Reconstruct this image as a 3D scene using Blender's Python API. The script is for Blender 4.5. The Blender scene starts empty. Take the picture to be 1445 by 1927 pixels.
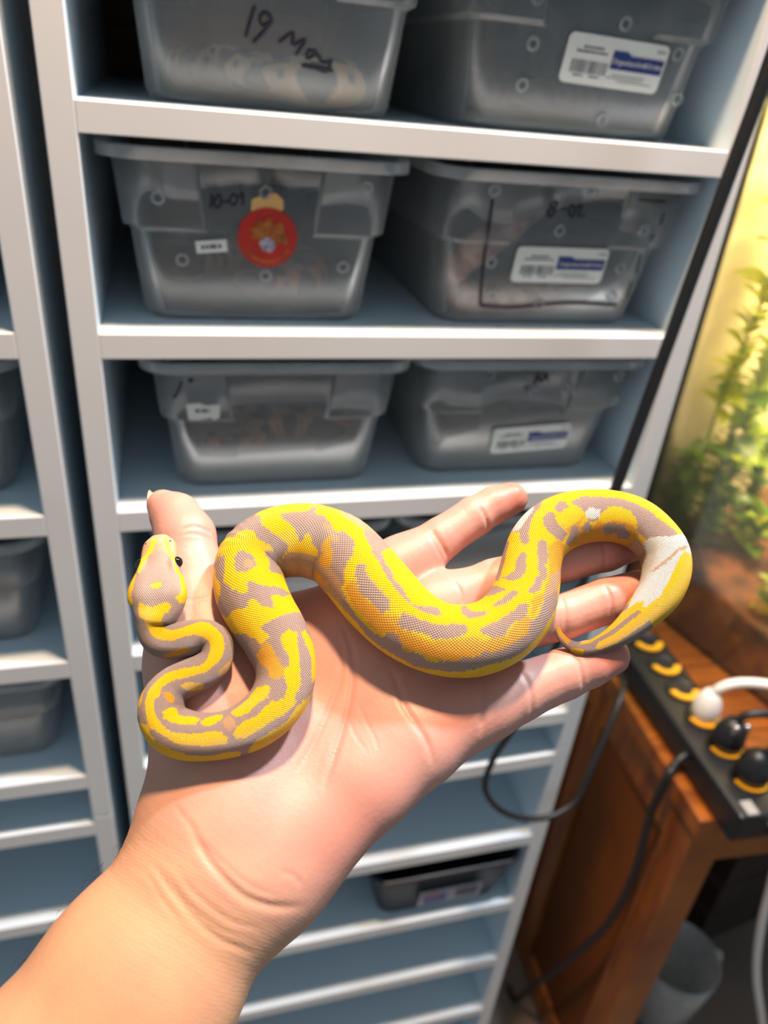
import bpy, bmesh, math, random
import numpy as np
from mathutils import Vector, Matrix
random.seed(7); np.random.seed(7)
scene = bpy.context.scene
COL = scene.collection

# ------------------------------------------------------------------ camera
FPX = 1425.27
CAM = np.array([0.04793514, -0.52716262, 1.45001942])
RW = np.array([[0.9650793317769254, -0.24735639396673756, 0.08623629016124973],
               [-0.053231756899676325, -0.5075107826059251, -0.8599995265092273],
               [0.25649222879919165, 0.8253772591382037, -0.5029553823781285]])   # rows: right, down, forward
cd = bpy.data.cameras.new('camera')
cd.sensor_fit = 'HORIZONTAL'; cd.sensor_width = 36.0
cd.lens = FPX / 1445.0 * 36.0
cd.clip_start = 0.01; cd.clip_end = 30
cd.dof.use_dof = True; cd.dof.focus_distance = 0.268; cd.dof.aperture_fstop = 11.0
cam = bpy.data.objects.new('camera', cd); COL.objects.link(cam)
cam.matrix_world = Matrix(((RW[0][0], -RW[1][0], -RW[2][0], CAM[0]),
                           (RW[0][1], -RW[1][1], -RW[2][1], CAM[1]),
                           (RW[0][2], -RW[1][2], -RW[2][2], CAM[2]), (0, 0, 0, 1)))
scene.camera = cam
# ------------------------------------------------------------------ light
w = bpy.data.worlds.new('world'); scene.world = w; w.use_nodes = True
w.node_tree.nodes['Background'].inputs[0].default_value = (0.72, 0.88, 1.0, 1)
w.node_tree.nodes['Background'].inputs[1].default_value = 0.42
def area(name, loc, target, size, power, col, sy=None):
    l = bpy.data.lights.new(name, 'AREA'); l.energy = power; l.color = col; l.size = size
    if sy: l.shape = 'RECTANGLE'; l.size_y = sy
    o = bpy.data.objects.new(name, l); COL.objects.link(o); o.location = loc
    o.rotation_euler = (Vector(target) - Vector(loc)).to_track_quat('-Z', 'Y').to_euler()
    return o
# two ceiling lamps above the frame, known from the two coloured shadows on the palm and the warm-lit shelf fronts
area('ceiling_lamp_cool_offscreen', (0.74, -0.12, 2.41), (0.1, -0.3, 1.25), 0.10, 34.0, (0.72, 0.83, 1.0))
area('ceiling_lamp_warm_offscreen', (0.17, -0.16, 2.46), (0.15, -0.2, 1.1), 0.10, 40.0, (1.0, 0.66, 0.41))
scene.view_settings.view_transform = 'Standard'
scene.view_settings.look = 'None'
scene.view_settings.exposure = -0.18
scene.view_settings.gamma = 1.0
scene.view_settings.use_curve_mapping = False

# ------------------------------------------------------------------ helpers
def ray(u, v):
    return RW.T @ np.array([(u - 722.5) / FPX, (v - 963.5) / FPX, 1.0])
def onp(u, v, axis, val):
    r = ray(u, v); return CAM + r * ((val - CAM[axis]) / r[axis])
def proj(X):
    p = (np.asarray(X) - CAM) @ RW.T
    return np.stack([722.5 + FPX * p[..., 0] / p[..., 2], 963.5 + FPX * p[..., 1] / p[..., 2]], -1)
def lin(r, g, b):
    f = lambda c: (c / 255 / 12.92) if c / 255 <= .04045 else ((c / 255 + .055) / 1.055) ** 2.4
    return (f(r), f(g), f(b), 1.0)
MATS = {}
def mat(name, col, rough=0.5, noise=0.0, nscale=20.0, bump=0.0, bscale=200.0, metal=0.0, spec=0.5, col2=None, stretch=None, emit=None, sss=0.0):
    if name in MATS: return MATS[name]
    m = bpy.data.materials.new(name); m.use_nodes = True; nt = m.node_tree
    b = nt.nodes['Principled BSDF']
    b.inputs['Base Color'].default_value = col; b.inputs['Roughness'].default_value = rough
    b.inputs['Metallic'].default_value = metal; b.inputs['Specular IOR Level'].default_value = spec
    if sss:
        b.inputs['Subsurface Weight'].default_value = sss; b.inputs['Subsurface Scale'].default_value = 0.004
    tc = nt.nodes.new('ShaderNodeTexCoord'); vec = tc.outputs['Object']
    if stretch:
        mp = nt.nodes.new('ShaderNodeMapping'); mp.inputs['Scale'].default_value = stretch
        nt.links.new(vec, mp.inputs[0]); vec = mp.outputs[0]
    if noise or col2:
        n = nt.nodes.new('ShaderNodeTexNoise'); n.inputs['Scale'].default_value = nscale; n.inputs['Detail'].default_value = 5
        nt.links.new(vec, n.inputs['Vector'])
        mx = nt.nodes.new('ShaderNodeMix'); mx.data_type = 'RGBA'
        c2 = col2 if col2 else tuple(max(0, c * (1 - noise)) for c in col[:3]) + (1,)
        mx.inputs[6].default_value = col; mx.inputs[7].default_value = c2
        rp = nt.nodes.new('ShaderNodeMapRange'); rp.inputs[1].default_value = .35; rp.inputs[2].default_value = .65
        nt.links.new(n.outputs['Fac'], rp.inputs[0]); nt.links.new(rp.outputs[0], mx.inputs[0])
        nt.links.new(mx.outputs[2], b.inputs['Base Color'])
    if bump:
        n2 = nt.nodes.new('ShaderNodeTexNoise'); n2.inputs['Scale'].default_value = bscale
        nt.links.new(vec, n2.inputs['Vector'])
        bp = nt.nodes.new('ShaderNodeBump'); bp.inputs['Strength'].default_value = bump; bp.inputs['Distance'].default_value = .001
        nt.links.new(n2.outputs['Fac'], bp.inputs['Height']); nt.links.new(bp.outputs[0], b.inputs['Normal'])
    if emit:
        b.inputs['Emission Color'].default_value = emit[0]; b.inputs['Emission Strength'].default_value = emit[1]
    MATS[name] = m; return m
def clear_plastic(name, alpha, tint, rough=0.18, glossw=0.10, streak=True):
    if name in MATS: return MATS[name]
    m = bpy.data.materials.new(name); m.use_nodes = True; nt = m.node_tree; N = nt.nodes; L = nt.links
    N.remove(N['Principled BSDF']); out = N['Material Output']
    tr = N.new('ShaderNodeBsdfTransparent'); tr.inputs[0].default_value = (1, 1, 1, 1)
    df = N.new('ShaderNodeBsdfDiffuse'); df.inputs[0].default_value = tint
    tl = N.new('ShaderNodeBsdfTranslucent'); tl.inputs[0].default_value = tint
    mx0 = N.new('ShaderNodeMixShader'); mx0.inputs[0].default_value = .4; L.new(df.outputs[0], mx0.inputs[1]); L.new(tl.outputs[0], mx0.inputs[2])
    mx1 = N.new('ShaderNodeMixShader'); mx1.inputs[0].default_value = alpha
    if streak:
        tc = N.new('ShaderNodeTexCoord'); nz = N.new('ShaderNodeTexNoise'); nz.inputs['Scale'].default_value = 25; nz.inputs['Detail'].default_value = 4
        L.new(tc.outputs['Object'], nz.inputs['Vector'])
        mr = N.new('ShaderNodeMapRange'); mr.inputs[1].default_value = .3; mr.inputs[2].default_value = .75
        mr.inputs[3].default_value = alpha * .75; mr.inputs[4].default_value = min(1, alpha * 1.35)
        L.new(nz.outputs['Fac'], mr.inputs[0]); L.new(mr.outputs[0], mx1.inputs[0])
    if streak:
        lw = N.new('ShaderNodeLayerWeight'); lw.inputs[0].default_value = .5
        pw = N.new('ShaderNodeMath'); pw.operation = 'POWER'; pw.inputs[1].default_value = 3.0; L.new(lw.outputs['Facing'], pw.inputs[0])
        ad = N.new('ShaderNodeMath'); ad.operation = 'MULTIPLY_ADD'; ad.inputs[1].default_value = .55; ad.use_clamp = True
        L.new(pw.outputs[0], ad.inputs[0]); L.new(mr.outputs[0], ad.inputs[2]); L.new(ad.outputs[0], mx1.inputs[0])
    L.new(tr.outputs[0], mx1.inputs[1]); L.new(mx0.outputs[0], mx1.inputs[2])
    gl = N.new('ShaderNodeBsdfGlossy'); gl.inputs['Roughness'].default_value = rough
    fr = N.new('ShaderNodeFresnel'); fr.inputs[0].default_value = 1.45
    ml = N.new('ShaderNodeMath'); ml.operation = 'MULTIPLY_ADD'; ml.inputs[1].default_value = .8; ml.inputs[2].default_value = glossw * .2
    L.new(fr.outputs[0], ml.inputs[0])
    mx2 = N.new('ShaderNodeMixShader'); L.new(ml.outputs[0], mx2.inputs[0]); L.new(mx1.outputs[0], mx2.inputs[1]); L.new(gl.outputs[0], mx2.inputs[2])
    L.new(mx2.outputs[0], out.inputs[0]); MATS[name] = m; return m

def link(name, me, m=None, parent=None, smooth=False):
    o = bpy.data.objects.new(name, me); COL.objects.link(o)
    if m is not None and not me.materials: me.materials.append(m)
    if parent: o.parent = parent
    if smooth:
        for p in me.polygons: p.use_smooth = True
    return o
def tag(o, label, cat=None, group=None, kind=None):
    if label: o['label'] = label
    if cat: o['category'] = cat
    if group: o['group'] = group
    if kind: o['kind'] = kind
    return o
def empty(name, loc, label, cat, group=None, rz=0.0):
    o = bpy.data.objects.new(name, None); COL.objects.link(o); o.location = loc; o.rotation_euler = (0, 0, rz)
    o.empty_display_size = .02
    return tag(o, label, cat, group)
def mesh(name, V, F, smooth=False):
    me = bpy.data.meshes.new(name); me.from_pydata([tuple(map(float, v)) for v in V], [], [tuple(map(int, f)) for f in F]); me.update()
    if smooth: me.polygons.foreach_set('use_smooth', [True] * len(me.polygons))
    return me
def boxmesh(name, x0, x1, y0, y1, z0, z1, bev=0.0, seg=2):
    bm = bmesh.new()
    vs = [bm.verts.new((x, y, z)) for x in (x0, x1) for y in (y0, y1) for z in (z0, z1)]
    for f in ((0, 1, 3, 2), (4, 6, 7, 5), (0, 4, 5, 1), (2, 3, 7, 6), (0, 2, 6, 4), (1, 5, 7, 3)): bm.faces.new([vs[i] for i in f])
    if bev: bmesh.ops.bevel(bm, geom=bm.edges[:], offset=bev, segments=seg, affect='EDGES', profile=.6)
    bmesh.ops.recalc_face_normals(bm, faces=bm.faces[:])
    me = bpy.data.meshes.new(name); bm.to_mesh(me); bm.free(); return me
def box(name, x0, x1, y0, y1, z0, z1, m, parent=None, bev=0.0):
    return link(name, boxmesh(name, x0, x1, y0, y1, z0, z1, bev), m, parent, smooth=False)
def spline(P, n):
    """Catmull-Rom through P (k x d), n samples spaced evenly by length of the first three columns."""
    P = np.asarray(P, float); k = len(P)
    d = np.sqrt(np.linalg.norm(np.diff(P[:, :3], axis=0), axis=1)) + 1e-9
    t = np.concatenate([[0], np.cumsum(d)])
    m = np.zeros_like(P)
    for i in range(1, k - 1):
        a = (P[i] - P[i - 1]) / (t[i] - t[i - 1]); b = (P[i + 1] - P[i]) / (t[i + 1] - t[i]); c = (P[i + 1] - P[i - 1]) / (t[i + 1] - t[i - 1])
        m[i] = a - c + b
    m[0] = (P[1] - P[0]) / (t[1] - t[0]); m[-1] = (P[-1] - P[-2]) / (t[-1] - t[-2])
    T = np.linspace(0, t[-1], n * 4); j = np.clip(np.searchsorted(t, T, 'right') - 1, 0, k - 2)
    h = (t[j + 1] - t[j])[:, None]; s = ((T - t[j])[:, None]) / h
    Q = (2*s**3-3*s**2+1)*P[j] + (s**3-2*s**2+s)*h*m[j] + (-2*s**3+3*s**2)*P[j+1] + (s**3-s**2)*h*m[j+1]
    idx = j + s[:, 0]
    L = np.concatenate([[0], np.cumsum(np.linalg.norm(np.diff(Q[:, :3], axis=0), axis=1))])
    S = np.linspace(0, L[-1], n)
    out = np.stack([np.interp(S, L, Q[:, c]) for c in range(Q.shape[1])], 1)
    return out, np.interp(S, L, idx), S
def frames(P, ref=None):
    T = np.gradient(P, axis=0); T /= np.linalg.norm(T, axis=1)[:, None] + 1e-12
    if ref is not None:
        Sd = np.cross(np.broadcast_to(ref, T.shape), T); Sd /= np.linalg.norm(Sd, axis=1)[:, None] + 1e-12
        return T, Sd, np.cross(T, Sd)
    U = np.zeros_like(T); a = np.array([0, 0, 1.]) if abs(T[0][2]) < .9 else np.array([1., 0, 0])
    u = a - T[0] * (a @ T[0]); u /= np.linalg.norm(u)
    for i in range(len(T)):
        u = u - T[i] * (u @ T[i]); u /= np.linalg.norm(u) + 1e-12; U[i] = u
    return T, np.cross(U, T), U
def tubemesh(name, pts, r, n=60, k=10, flat=1.0):
    """closed-ended swept tube; r is a number or one radius per control point"""
    pts = np.asarray(pts, float); rr = np.full(len(pts), r) if np.isscalar(r) else np.asarray(r)
    Q, _, _ = spline(np.column_stack([pts, rr]), n)
    T, A, B = frames(Q[:, :3]); th = np.arange(k) / k * 2 * math.pi
    V = Q[:, None, :3] + Q[:, None, 3:4] * (np.cos(th)[None, :, None] * A[:, None] + flat * np.sin(th)[None, :, None] * B[:, None])
    F = [(i*k+j, i*k+(j+1) % k, (i+1)*k+(j+1) % k, (i+1)*k+j) for i in range(n-1) for j in range(k)]
    F += [tuple(range(k))[::-1], tuple((n-1)*k + j for j in range(k))]
    return mesh(name, V.reshape(-1, 3), F, True)
def lathe(name, prof, k=24):
    V = []; F = []
    for r, z in prof:
        for j in range(k): V.append((r*math.cos(2*math.pi*j/k), r*math.sin(2*math.pi*j/k), z))
    for i in range(len(prof)-1):
        for j in range(k): F.append((i*k+j, i*k+(j+1) % k, (i+1)*k+(j+1) % k, (i+1)*k+j))
    return mesh(name, V, F, True)

# ------------------------------------------------------------------ materials
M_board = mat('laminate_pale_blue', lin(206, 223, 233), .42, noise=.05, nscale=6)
M_edge = mat('edge_band_white', lin(232, 228, 222), .45, noise=.05, nscale=9)
M_back = mat('hardboard_back', lin(120, 92, 66), .7, col2=lin(96, 70, 48), nscale=5, stretch=(1, 1, 14))
M_floor = mat('floor_tile', lin(120, 104, 92), .5, noise=.25, nscale=5)
M_wall = mat('wall_paint', lin(190, 170, 140), .8, noise=.08, nscale=4)
M_wood = mat('varnished_wood', lin(158, 88, 26), .33, col2=lin(112, 56, 14), nscale=7, stretch=(1, 6, 1), bump=.1, bscale=60)
M_woodd = mat('dark_wood_panel', lin(126, 68, 24), .6, spec=.2, col2=lin(92, 48, 16), nscale=6, stretch=(3, 1, .6))
M_black = mat('black_rubber', lin(24, 25, 27), .45)
M_blackp = mat('black_plastic', lin(20, 20, 23), .42, bump=.05)
M_tub = clear_plastic('frosted_tub_plastic', .12, (.80, .81, .80, 1), .28)
M_rim = clear_plastic('tub_rim_plastic', .34, (.80, .81, .80, 1), .28)
M_label = mat('label_paper', lin(232, 228, 218), .6, noise=.04, nscale=80)
M_ink = mat('label_ink_grey', lin(96, 96, 100), .6)
M_blue = mat('label_blue', lin(38, 52, 120), .5)
M_marker = mat('marker_ink', lin(40, 30, 46), .4)
M_white = mat('white_plastic', lin(228, 222, 212), .35)

# ------------------------------------------------------------------ setting
tag(box('floor', -1.6, 2.6, -1.6, .95, -.05, 0, M_floor), None, kind='structure')
tag(box('wall_back', -1.6, 2.6, .95, 1.0, 0, 2.6, M_wall), None, kind='structure')

# ------------------------------------------------------------------ racks
SH = [('A', 1.42), ('B', 1.281), ('C', 1.1415), ('D', .9985), ('E', .859), ('F', .791), ('G', .6475), ('H', .5115), ('I', .3776), ('J', .2431), ('K', .109)]
BT = .018
def edged_board(name, x0, x1, y0, y1, z0, z1, parent, edge, tilt=0.0):
    """laminate board whose front edge is banded white: two material slots"""
    me = boxmesh(name, x0, x1, y0, y1, z0, z1, .0006, 1)
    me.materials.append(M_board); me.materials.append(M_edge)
    for p in me.polygons:
        if p.normal.y < -.5: p.material_index = 1
    return link(name, me, None, parent)
def rack(x0, x1, label):
    r = empty('storage_rack', ((x0 + x1) / 2, .19, 0), label, 'shelving')
    cx = (x0 + x1) / 2; d = .19
    a, b = x0 - cx, x1 - cx
    # side panels are each two boards high, the joint sits between two shelves
    for s in (a - BT, b):
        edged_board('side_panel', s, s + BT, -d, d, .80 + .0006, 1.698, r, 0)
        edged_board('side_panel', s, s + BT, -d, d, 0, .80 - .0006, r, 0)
    for nm, z in SH + [('T', 1.559), ('U', 1.698)]:
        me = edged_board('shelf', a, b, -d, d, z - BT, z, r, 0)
        if nm == 'F' and x0 == 0: me.rotation_euler = (0, -.012, 0); me.location = (.0094, 0, -.001)
    box('back_panel', a - BT, b + BT, d, d + .004, 0, 1.698, M_back, r)
    return r
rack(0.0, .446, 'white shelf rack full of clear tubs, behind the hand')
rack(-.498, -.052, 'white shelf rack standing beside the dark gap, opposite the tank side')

# ------------------------------------------------------------------ tubs
TH = .116; TL = .34; TZ = .066
def hy_low(z): return TL / 2 - .022 + .020 * z / TH          # front/back half depth of the plain wall
def outline(hx, hy, r, notch, block, ns=6):
    pts = []
    def arc(cx, cy, a0):
        for i in range(ns + 1):
            a = a0 + math.pi / 2 * i / ns; pts.append((cx + r*math.cos(a), cy + r*math.sin(a)))
    arc(-hx + r, -hy + r, math.pi)
    for x, k in ((-hx + block, 0), (-hx + block + .0025, 1), (hx - block - .0025, 1), (hx - block, 0)): pts.append((x, -hy + notch * k))
    arc(hx - r, -hy + r, -math.pi / 2); arc(hx - r, hy - r, 0)
    for x, k in ((hx - block, 0), (hx - block - .0025, 1), (-hx + block + .0025, 1), (-hx + block, 0)): pts.append((x, hy - notch * k))
    arc(-hx + r, hy - r, math.pi / 2)
    return pts
def loft(name, rings, close_bottom=True):
    V = []; F = []; k = len(rings[0][1])
    for z, o in rings: V += [(x, y, z) for x, y in o]
    for i in range(len(rings) - 1):
        for j in range(k): F.append((i*k+j, i*k+(j+1) % k, (i+1)*k+(j+1) % k, (i+1)*k+j))
    if close_bottom: F.append(tuple(range(k))[::-1])
    me = mesh(name, V, F, True)
    return me
def tub_meshes(hxr, hxb):
    def hx_low(z): return hxb + (hxr - .013 - hxb) * z / TH
    lo = lambda z: outline(hx_low(z), hy_low(z), .020, 0, .05)
    st = .0045
    up = lambda z: outline(hx_low(z) + st, hy_low(z) + st, .020, st, .052)
    body = loft('body', [(0.0, outline(hx_low(0) - .006, hy_low(0) - .006, .016, 0, .05)), (.0012, outline(hx_low(0) - .002, hy_low(0) - .002, .019, 0, .05)), (.006, lo(.006)), (TZ - .003, lo(TZ - .003)), (TZ, up(TZ)), (TH - .007, up(TH - .007))])
    o1 = outline(hx_low(TH) + st, hy_low(TH) + st, .020, 0, .05); o2 = outline(hxr, hy_low(TH) + .011, .026, 0, .05); o3 = outline(hx_low(TH) + st + .0005, hy_low(TH) + st + .0005, .020, 0, .05)
    rim = loft('rim', [(TH - .008, o1), (TH - .0075, o2), (TH, o2), (TH, o3)], False)
    for me, m in ((body, M_tub), (rim, M_rim)):
        me.materials.append(m); me.set_sharp_from_angle(angle=math.radians(40))
    return body, rim
TUBM = {}
TILT = math.atan2(.020, TH)
RING = None
def ring_mesh():
    global RING
    if RING is None:
        bm = bmesh.new(); k = 14; q = 6; R0, r0 = .0037, .0011
        vs = [[bm.verts.new(((R0 + r0*math.cos(2*math.pi*b/q))*math.cos(2*math.pi*a/k), r0*math.sin(2*math.pi*b/q), (R0 + r0*math.cos(2*math.pi*b/q))*math.sin(2*math.pi*a/k))) for b in range(q)] for a in range(k)]
        for a in range(k):
            for b in range(q): bm.faces.new((vs[a][b], vs[a][(b+1) % q], vs[(a+1) % k][(b+1) % q], vs[(a+1) % k][b]))
        RING = bpy.data.meshes.new('vent_hole'); bm.to_mesh(RING); bm.free()
        RING.materials.append(clear_plastic('vent_ring_plastic', .32, (.85, .86, .86, 1), streak=False))
        for p in RING.polygons: p.use_smooth = len(p.vertices) == 4
    return RING
def tub(x, yfront, z, label, hxr=.103, hxb=.080, group=None, name='plastic_tub', rz=0.0):
    t = empty(name, (x, yfront + TL / 2, z), label, 'tub', group, rz)
    key = (hxr, hxb)
    if key not in TUBM: TUBM[key] = tub_meshes(*key)
    b = link('body', TUBM[key][0], None, t); r = link('rim', TUBM[key][1], None, t)
    for o in (b, r):
        md = o.modifiers.new('wall', 'SOLIDIFY'); md.thickness = .0013; md.offset = -1
    return t
def front(t, px, z, off=.0008):
    """local point on the tub's front wall"""
    return Vector((px, -hy_low(z) - off, z))
def onfront(t, me, m, name, px, z, off=.0008, rot=0.0, parent=None, shared=False):
    o = link(name, me, m, parent or t)
    base = Matrix.Translation(front(t, px, z, off)) @ Matrix.Rotation(TILT, 4, 'X') @ Matrix.Rotation(-rot, 4, 'Y')
    o.matrix_local = base
    return o
def pix_front(t, u, v, up=False):
    """local x,z on the tub's front wall that the photo shows at pixel u,v"""
    y0 = t.location.y
    r = ray(u, v); o = CAM - np.array(t.location)
    # wall: y = -hy_low(z) => y + hy0 + c z = 0
    c = .020 / TH; h0 = TL / 2 - .022
    k = -(o[1] + h0 + c * o[2]) / (r[1] + c * r[2]); p = o + r * k
    return p[0], p[2]
def vents(t, pix):
    for u, v in pix:
        x, z = pix_front(t, u, v)
        if abs(x) > .086: continue
        up = z > TZ and abs(x) > .05
        onfront(t, ring_mesh(), None, 'vent_hole', x, z, .0055 if up else .0008)
def strokes(t, name, lines, r, m=None, off=.0006):
    """handwriting: pixel polylines laid on the tub front, one mesh"""
    V = []; F = []
    for ln in lines:
        P = np.array([(lambda q: (q[0], -hy_low(q[1]) - off - (.0046 if (q[1] > TZ and abs(q[0]) > .05) else 0), q[1]))(pix_front(t, u, v)) for u, v in ln])
        n = max(8, 5 * len(P)); Q, _, _ = spline(P, n)
        T, A, B = frames(Q, np.array([0, 1., 0])); k = 6
        b0 = len(V)
        for i in range(n):
            for j in range(k):
                a = 2*math.pi*j/k; V.append(Q[i] + r*math.cos(a)*A[i] + .3*r*math.sin(a)*B[i])
        F += [(b0+i*k+j, b0+i*k+(j+1) % k, b0+(i+1)*k+(j+1) % k, b0+(i+1)*k+j) for i in range(n-1) for j in range(k)]
        F += [tuple(b0+j for j in range(k))[::-1], tuple(b0+(n-1)*k+j for j in range(k))]
    o = link(name, mesh(name, V, F, True), m or M_marker, t); return o
def platemesh(name, wd, ht, th=.0004, r=.0, ragged=0.0):
    pts = []
    if r:
        for cx, cz, a0 in ((wd/2-r, ht/2-r, 0), (-wd/2+r, ht/2-r, 90), (-wd/2+r, -ht/2+r, 180), (wd/2-r, -ht/2+r, 270)):
            for i in range(5): a = math.radians(a0 + 22.5*i); pts.append((cx + r*math.cos(a), cz + r*math.sin(a)))
    else: pts = [(wd/2, ht/2), (-wd/2, ht/2), (-wd/2, -ht/2), (wd/2, -ht/2)]
    return polyplate(name, pts, th)
def polyplate(name, pts, th=.0004):
    k = len(pts); V = [(x, -th, z) for x, z in pts] + [(x, 0, z) for x, z in pts]
    F = [tuple(range(k)), tuple(range(2*k-1, k-1, -1))] + [(i, k+i, k+(i+1) % k, (i+1) % k) for i in range(k)]
    return mesh(name, V, F)
def textmesh(s, size, name='lettering'):
    c = bpy.data.curves.new(name, 'FONT'); c.body = s; c.size = size; c.align_x = 'CENTER'; c.align_y = 'CENTER'; c.extrude = .00008; c.resolution_u = 2
    o = bpy.data.objects.new('tmp', c); COL.objects.link(o)
    dg = bpy.context.evaluated_depsgraph_get(); me = bpy.data.meshes.new_from_object(o.evaluated_get(dg))
    bpy.data.objects.remove(o); me.name = name; me.materials.clear()
    me.transform(Matrix.Rotation(math.pi/2, 4, 'X')); return me
def smallprint(rows, seed):
    '''print too small to read: rows of short dashes (x0, x1, z, height)'''
    V = []; F = []; rg = random.Random(seed)
    for x0, x1, z, h in rows:
        x = x0
        while x < x1:
            w_ = rg.uniform(.5, 1.6) * h; b0 = len(V); e = min(x1, x + w_)
            V += [(x, 0, z - h/2), (e, 0, z - h/2), (e, 0, z + h/2*rg.uniform(.5, 1)), (x, 0, z + h/2)]; F.append((b0, b0+1, b0+2, b0+3)); x += w_ + h*rg.uniform(.15, .4)
    return mesh('small_print', V, F)
def shop_label(t, u, v, wd, ht, rot):
    x, z = pix_front(t, u, v)
    lb = onfront(t, platemesh('label_sticker', wd, ht, .0005, .004), M_label, 'label_sticker', x, z, .0008, rot)
    tag(lb, 'white price label with barcode and blue block')
    def put(me, m, name, lx, lz):
        o = link(name, me, m, lb); o.location = (lx, -.0007, lz); return o
    # barcode: one mesh of bars
    V = []; F = []; xx = -.5
    bars = random.Random(5)
    while xx < .5:
        bw = bars.choice((.02, .03, .045)); b0 = len(V)
        a, b = xx * wd*.36, min(.5, xx + bw) * wd*.36
        V += [(a, 0, -ht*.13), (b, 0, -ht*.13), (b, 0, ht*.13), (a, 0, ht*.13)]; F.append((b0, b0+1, b0+2, b0+3)); xx += bw + bars.choice((.02, .035))
    put(mesh('barcode', V, F), M_ink, 'barcode', -wd*.24, -ht*.14)
    put(smallprint([(-wd*.10, wd*.10, ht*.25, ht*.05), (-wd*.16, wd*.15, ht*.16, ht*.05), (-wd*.14, -wd*.04, -ht*.32, ht*.04), (wd*.02, wd*.12, -ht*.32, ht*.04)], 2), M_ink, 'small_print', -wd*.24, 0)
    bl = polyplate('blue_block', [(-wd*.26, -ht*.17), (wd*.26, -ht*.17), (wd*.26, ht*.13), (-wd*.08, ht*.13), (-wd*.12, ht*.2), (-wd*.26, ht*.2)], .0002)
    put(bl, M_blue, 'blue_block', wd*.22, ht*.06)
    tx = put(textmesh('Organización&Orden', ht*.155), M_label, 'lettering', wd*.22, ht*.05); tx.location.y = -.0011
    put(smallprint([(-wd*.20, wd*.14, -ht*.22, ht*.03), (-wd*.24, wd*.12, -ht*.28, ht*.03), (-wd*.14, wd*.22, -ht*.34, ht*.03), (wd*.18, wd*.27, ht*.36, ht*.06)], 3), mat('label_ink_pale', lin(150, 150, 152), .6), 'small_print', wd*.2, 0)
    return lb

# ------------------------------------------------------------------ snakes kept in the tubs
M_vc = {}
def boa_mat(name, light, mid, dark, period):
    m = bpy.data.materials.new(name); m.use_nodes = True; nt = m.node_tree; b = nt.nodes['Principled BSDF']; b.inputs['Roughness'].default_value = .4
    at = nt.nodes.new('ShaderNodeAttribute'); at.attribute_name = 'pattern'; nt.links.new(at.outputs['Color'], b.inputs['Base Color'])
    M_vc[name] = (light, mid, dark, period); return m
def body_snake(name, pts, r, m, label, group=None, lift=0.0):
    pts = np.asarray(pts, float) + np.array([0, 0, lift]); k = len(pts)
    rr = np.full(k, r); rr[0] = r*.45; rr[1] = r*.72; rr[2] = r*.62; rr[-1] = r*.12; rr[-2] = r*.4; rr[-3] = r*.75
    n, ka = 300, 28
    me = tubemesh(name, pts, rr, n, ka, .88)
    light, mid, dark, period = M_vc[m.name]; rg = np.random.RandomState(len(label))
    L_ = np.linalg.norm(np.diff(pts, axis=0), axis=1).sum()
    s_ = np.linspace(0, L_, n)[:, None]; th = (np.arange(ka)/ka*2*math.pi)[None]
    up = np.sin(th)                                           # tubes are framed with sin pointing up
    cell = np.floor(s_/period); ph = rg.rand(int(cell.max()) + 2)[cell.astype(int)]
    f = (s_/period - cell) - .5
    side = np.where(np.cos(th) > 0, .0, .35); f2 = ((s_/period + side) % 1) - .5
    blot = (np.abs(f2) < .30 + .08*np.sin(3*th + 6*ph)) & (np.abs(up) < .80)         # keyhole blotch on the flank
    dot = (np.abs(f2) < .07) & (np.abs(up - .35) < .22)
    dors = (np.abs(f) < .20 + .1*ph) & (up > .86)
    c = np.where((blot & ~dot | dors)[..., None], np.array(light[:3]), np.array(dark[:3]))
    c = np.where(((np.abs(f2) < .16) & (np.abs(up) < .45) & ~dot)[..., None], np.array(mid[:3])*.5 + np.array(light[:3])*.5, c)
    c = np.where((up < -.75)[..., None], np.array(light[:3]), c)
    ca = me.color_attributes.new('pattern', 'FLOAT_COLOR', 'POINT'); ca.data.foreach_set('color', np.concatenate([c, np.ones((n, ka, 1))], 2).astype(np.float32).ravel())
    o = link(name, me, m); return tag(o, label, 'snake', group)

# ------- row 1
Z1, Z2, Z3, Z4, Z5 = [z for _, z in SH[:5]]
t1l = tub(.120, .012, Z1, 'clear tub marked 19 May in black pen, patterned snake inside')
strokes(t1l, 'marker_writing', [[(479, 11), (472, 35), (462, 70)], [(512, 38), (500, 24), (489, 33), (494, 48), (511, 40), (513, 37), (500, 55), (476, 81)],
        [(524, 80), (552, 62), (550, 84), (574, 75), (556, 104)], [(592, 97), (580, 96), (576, 108), (585, 108), (594, 98), (596, 108)],
        [(600, 104), (604, 116), (620, 118)], [(623, 112), (616, 134), (590, 128), (566, 123), (594, 126), (626, 134)]], .00105)
t1r = tub(.336, .012, Z1, 'clear tub with white label, topmost shelf, beside the yellow-lit tank', .108, .085)
shop_label(t1r, 1155, 120, .078, .030, -.03)
vents(t1r, [(1002, 82), (1176, 45), (1275, 102), (982, 160), (1273, 187), (1132, 226), (1360, 38), (1012, -4)])
t2l = tub(.1095, .010, Z2, 'clear tub with a red round sticker on its front')
vents(t2l, [(297, 370), (687, 353), (343, 488), (645, 502), (500, 362), (500, 518)])
strokes(t2l, 'marker_writing', [[(399, 365), (398, 380), (396, 391)], [(410, 367), (403, 380), (408, 391), (416, 380), (413, 366), (408, 367)], [(419, 380), (431, 378)],
        [(437, 366), (432, 378), (438, 386), (446, 376), (442, 365), (436, 367)], [(450, 372), (456, 362), (457, 385)]], .0008)
xs, zs = pix_front(t2l, 503, 447)
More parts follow.
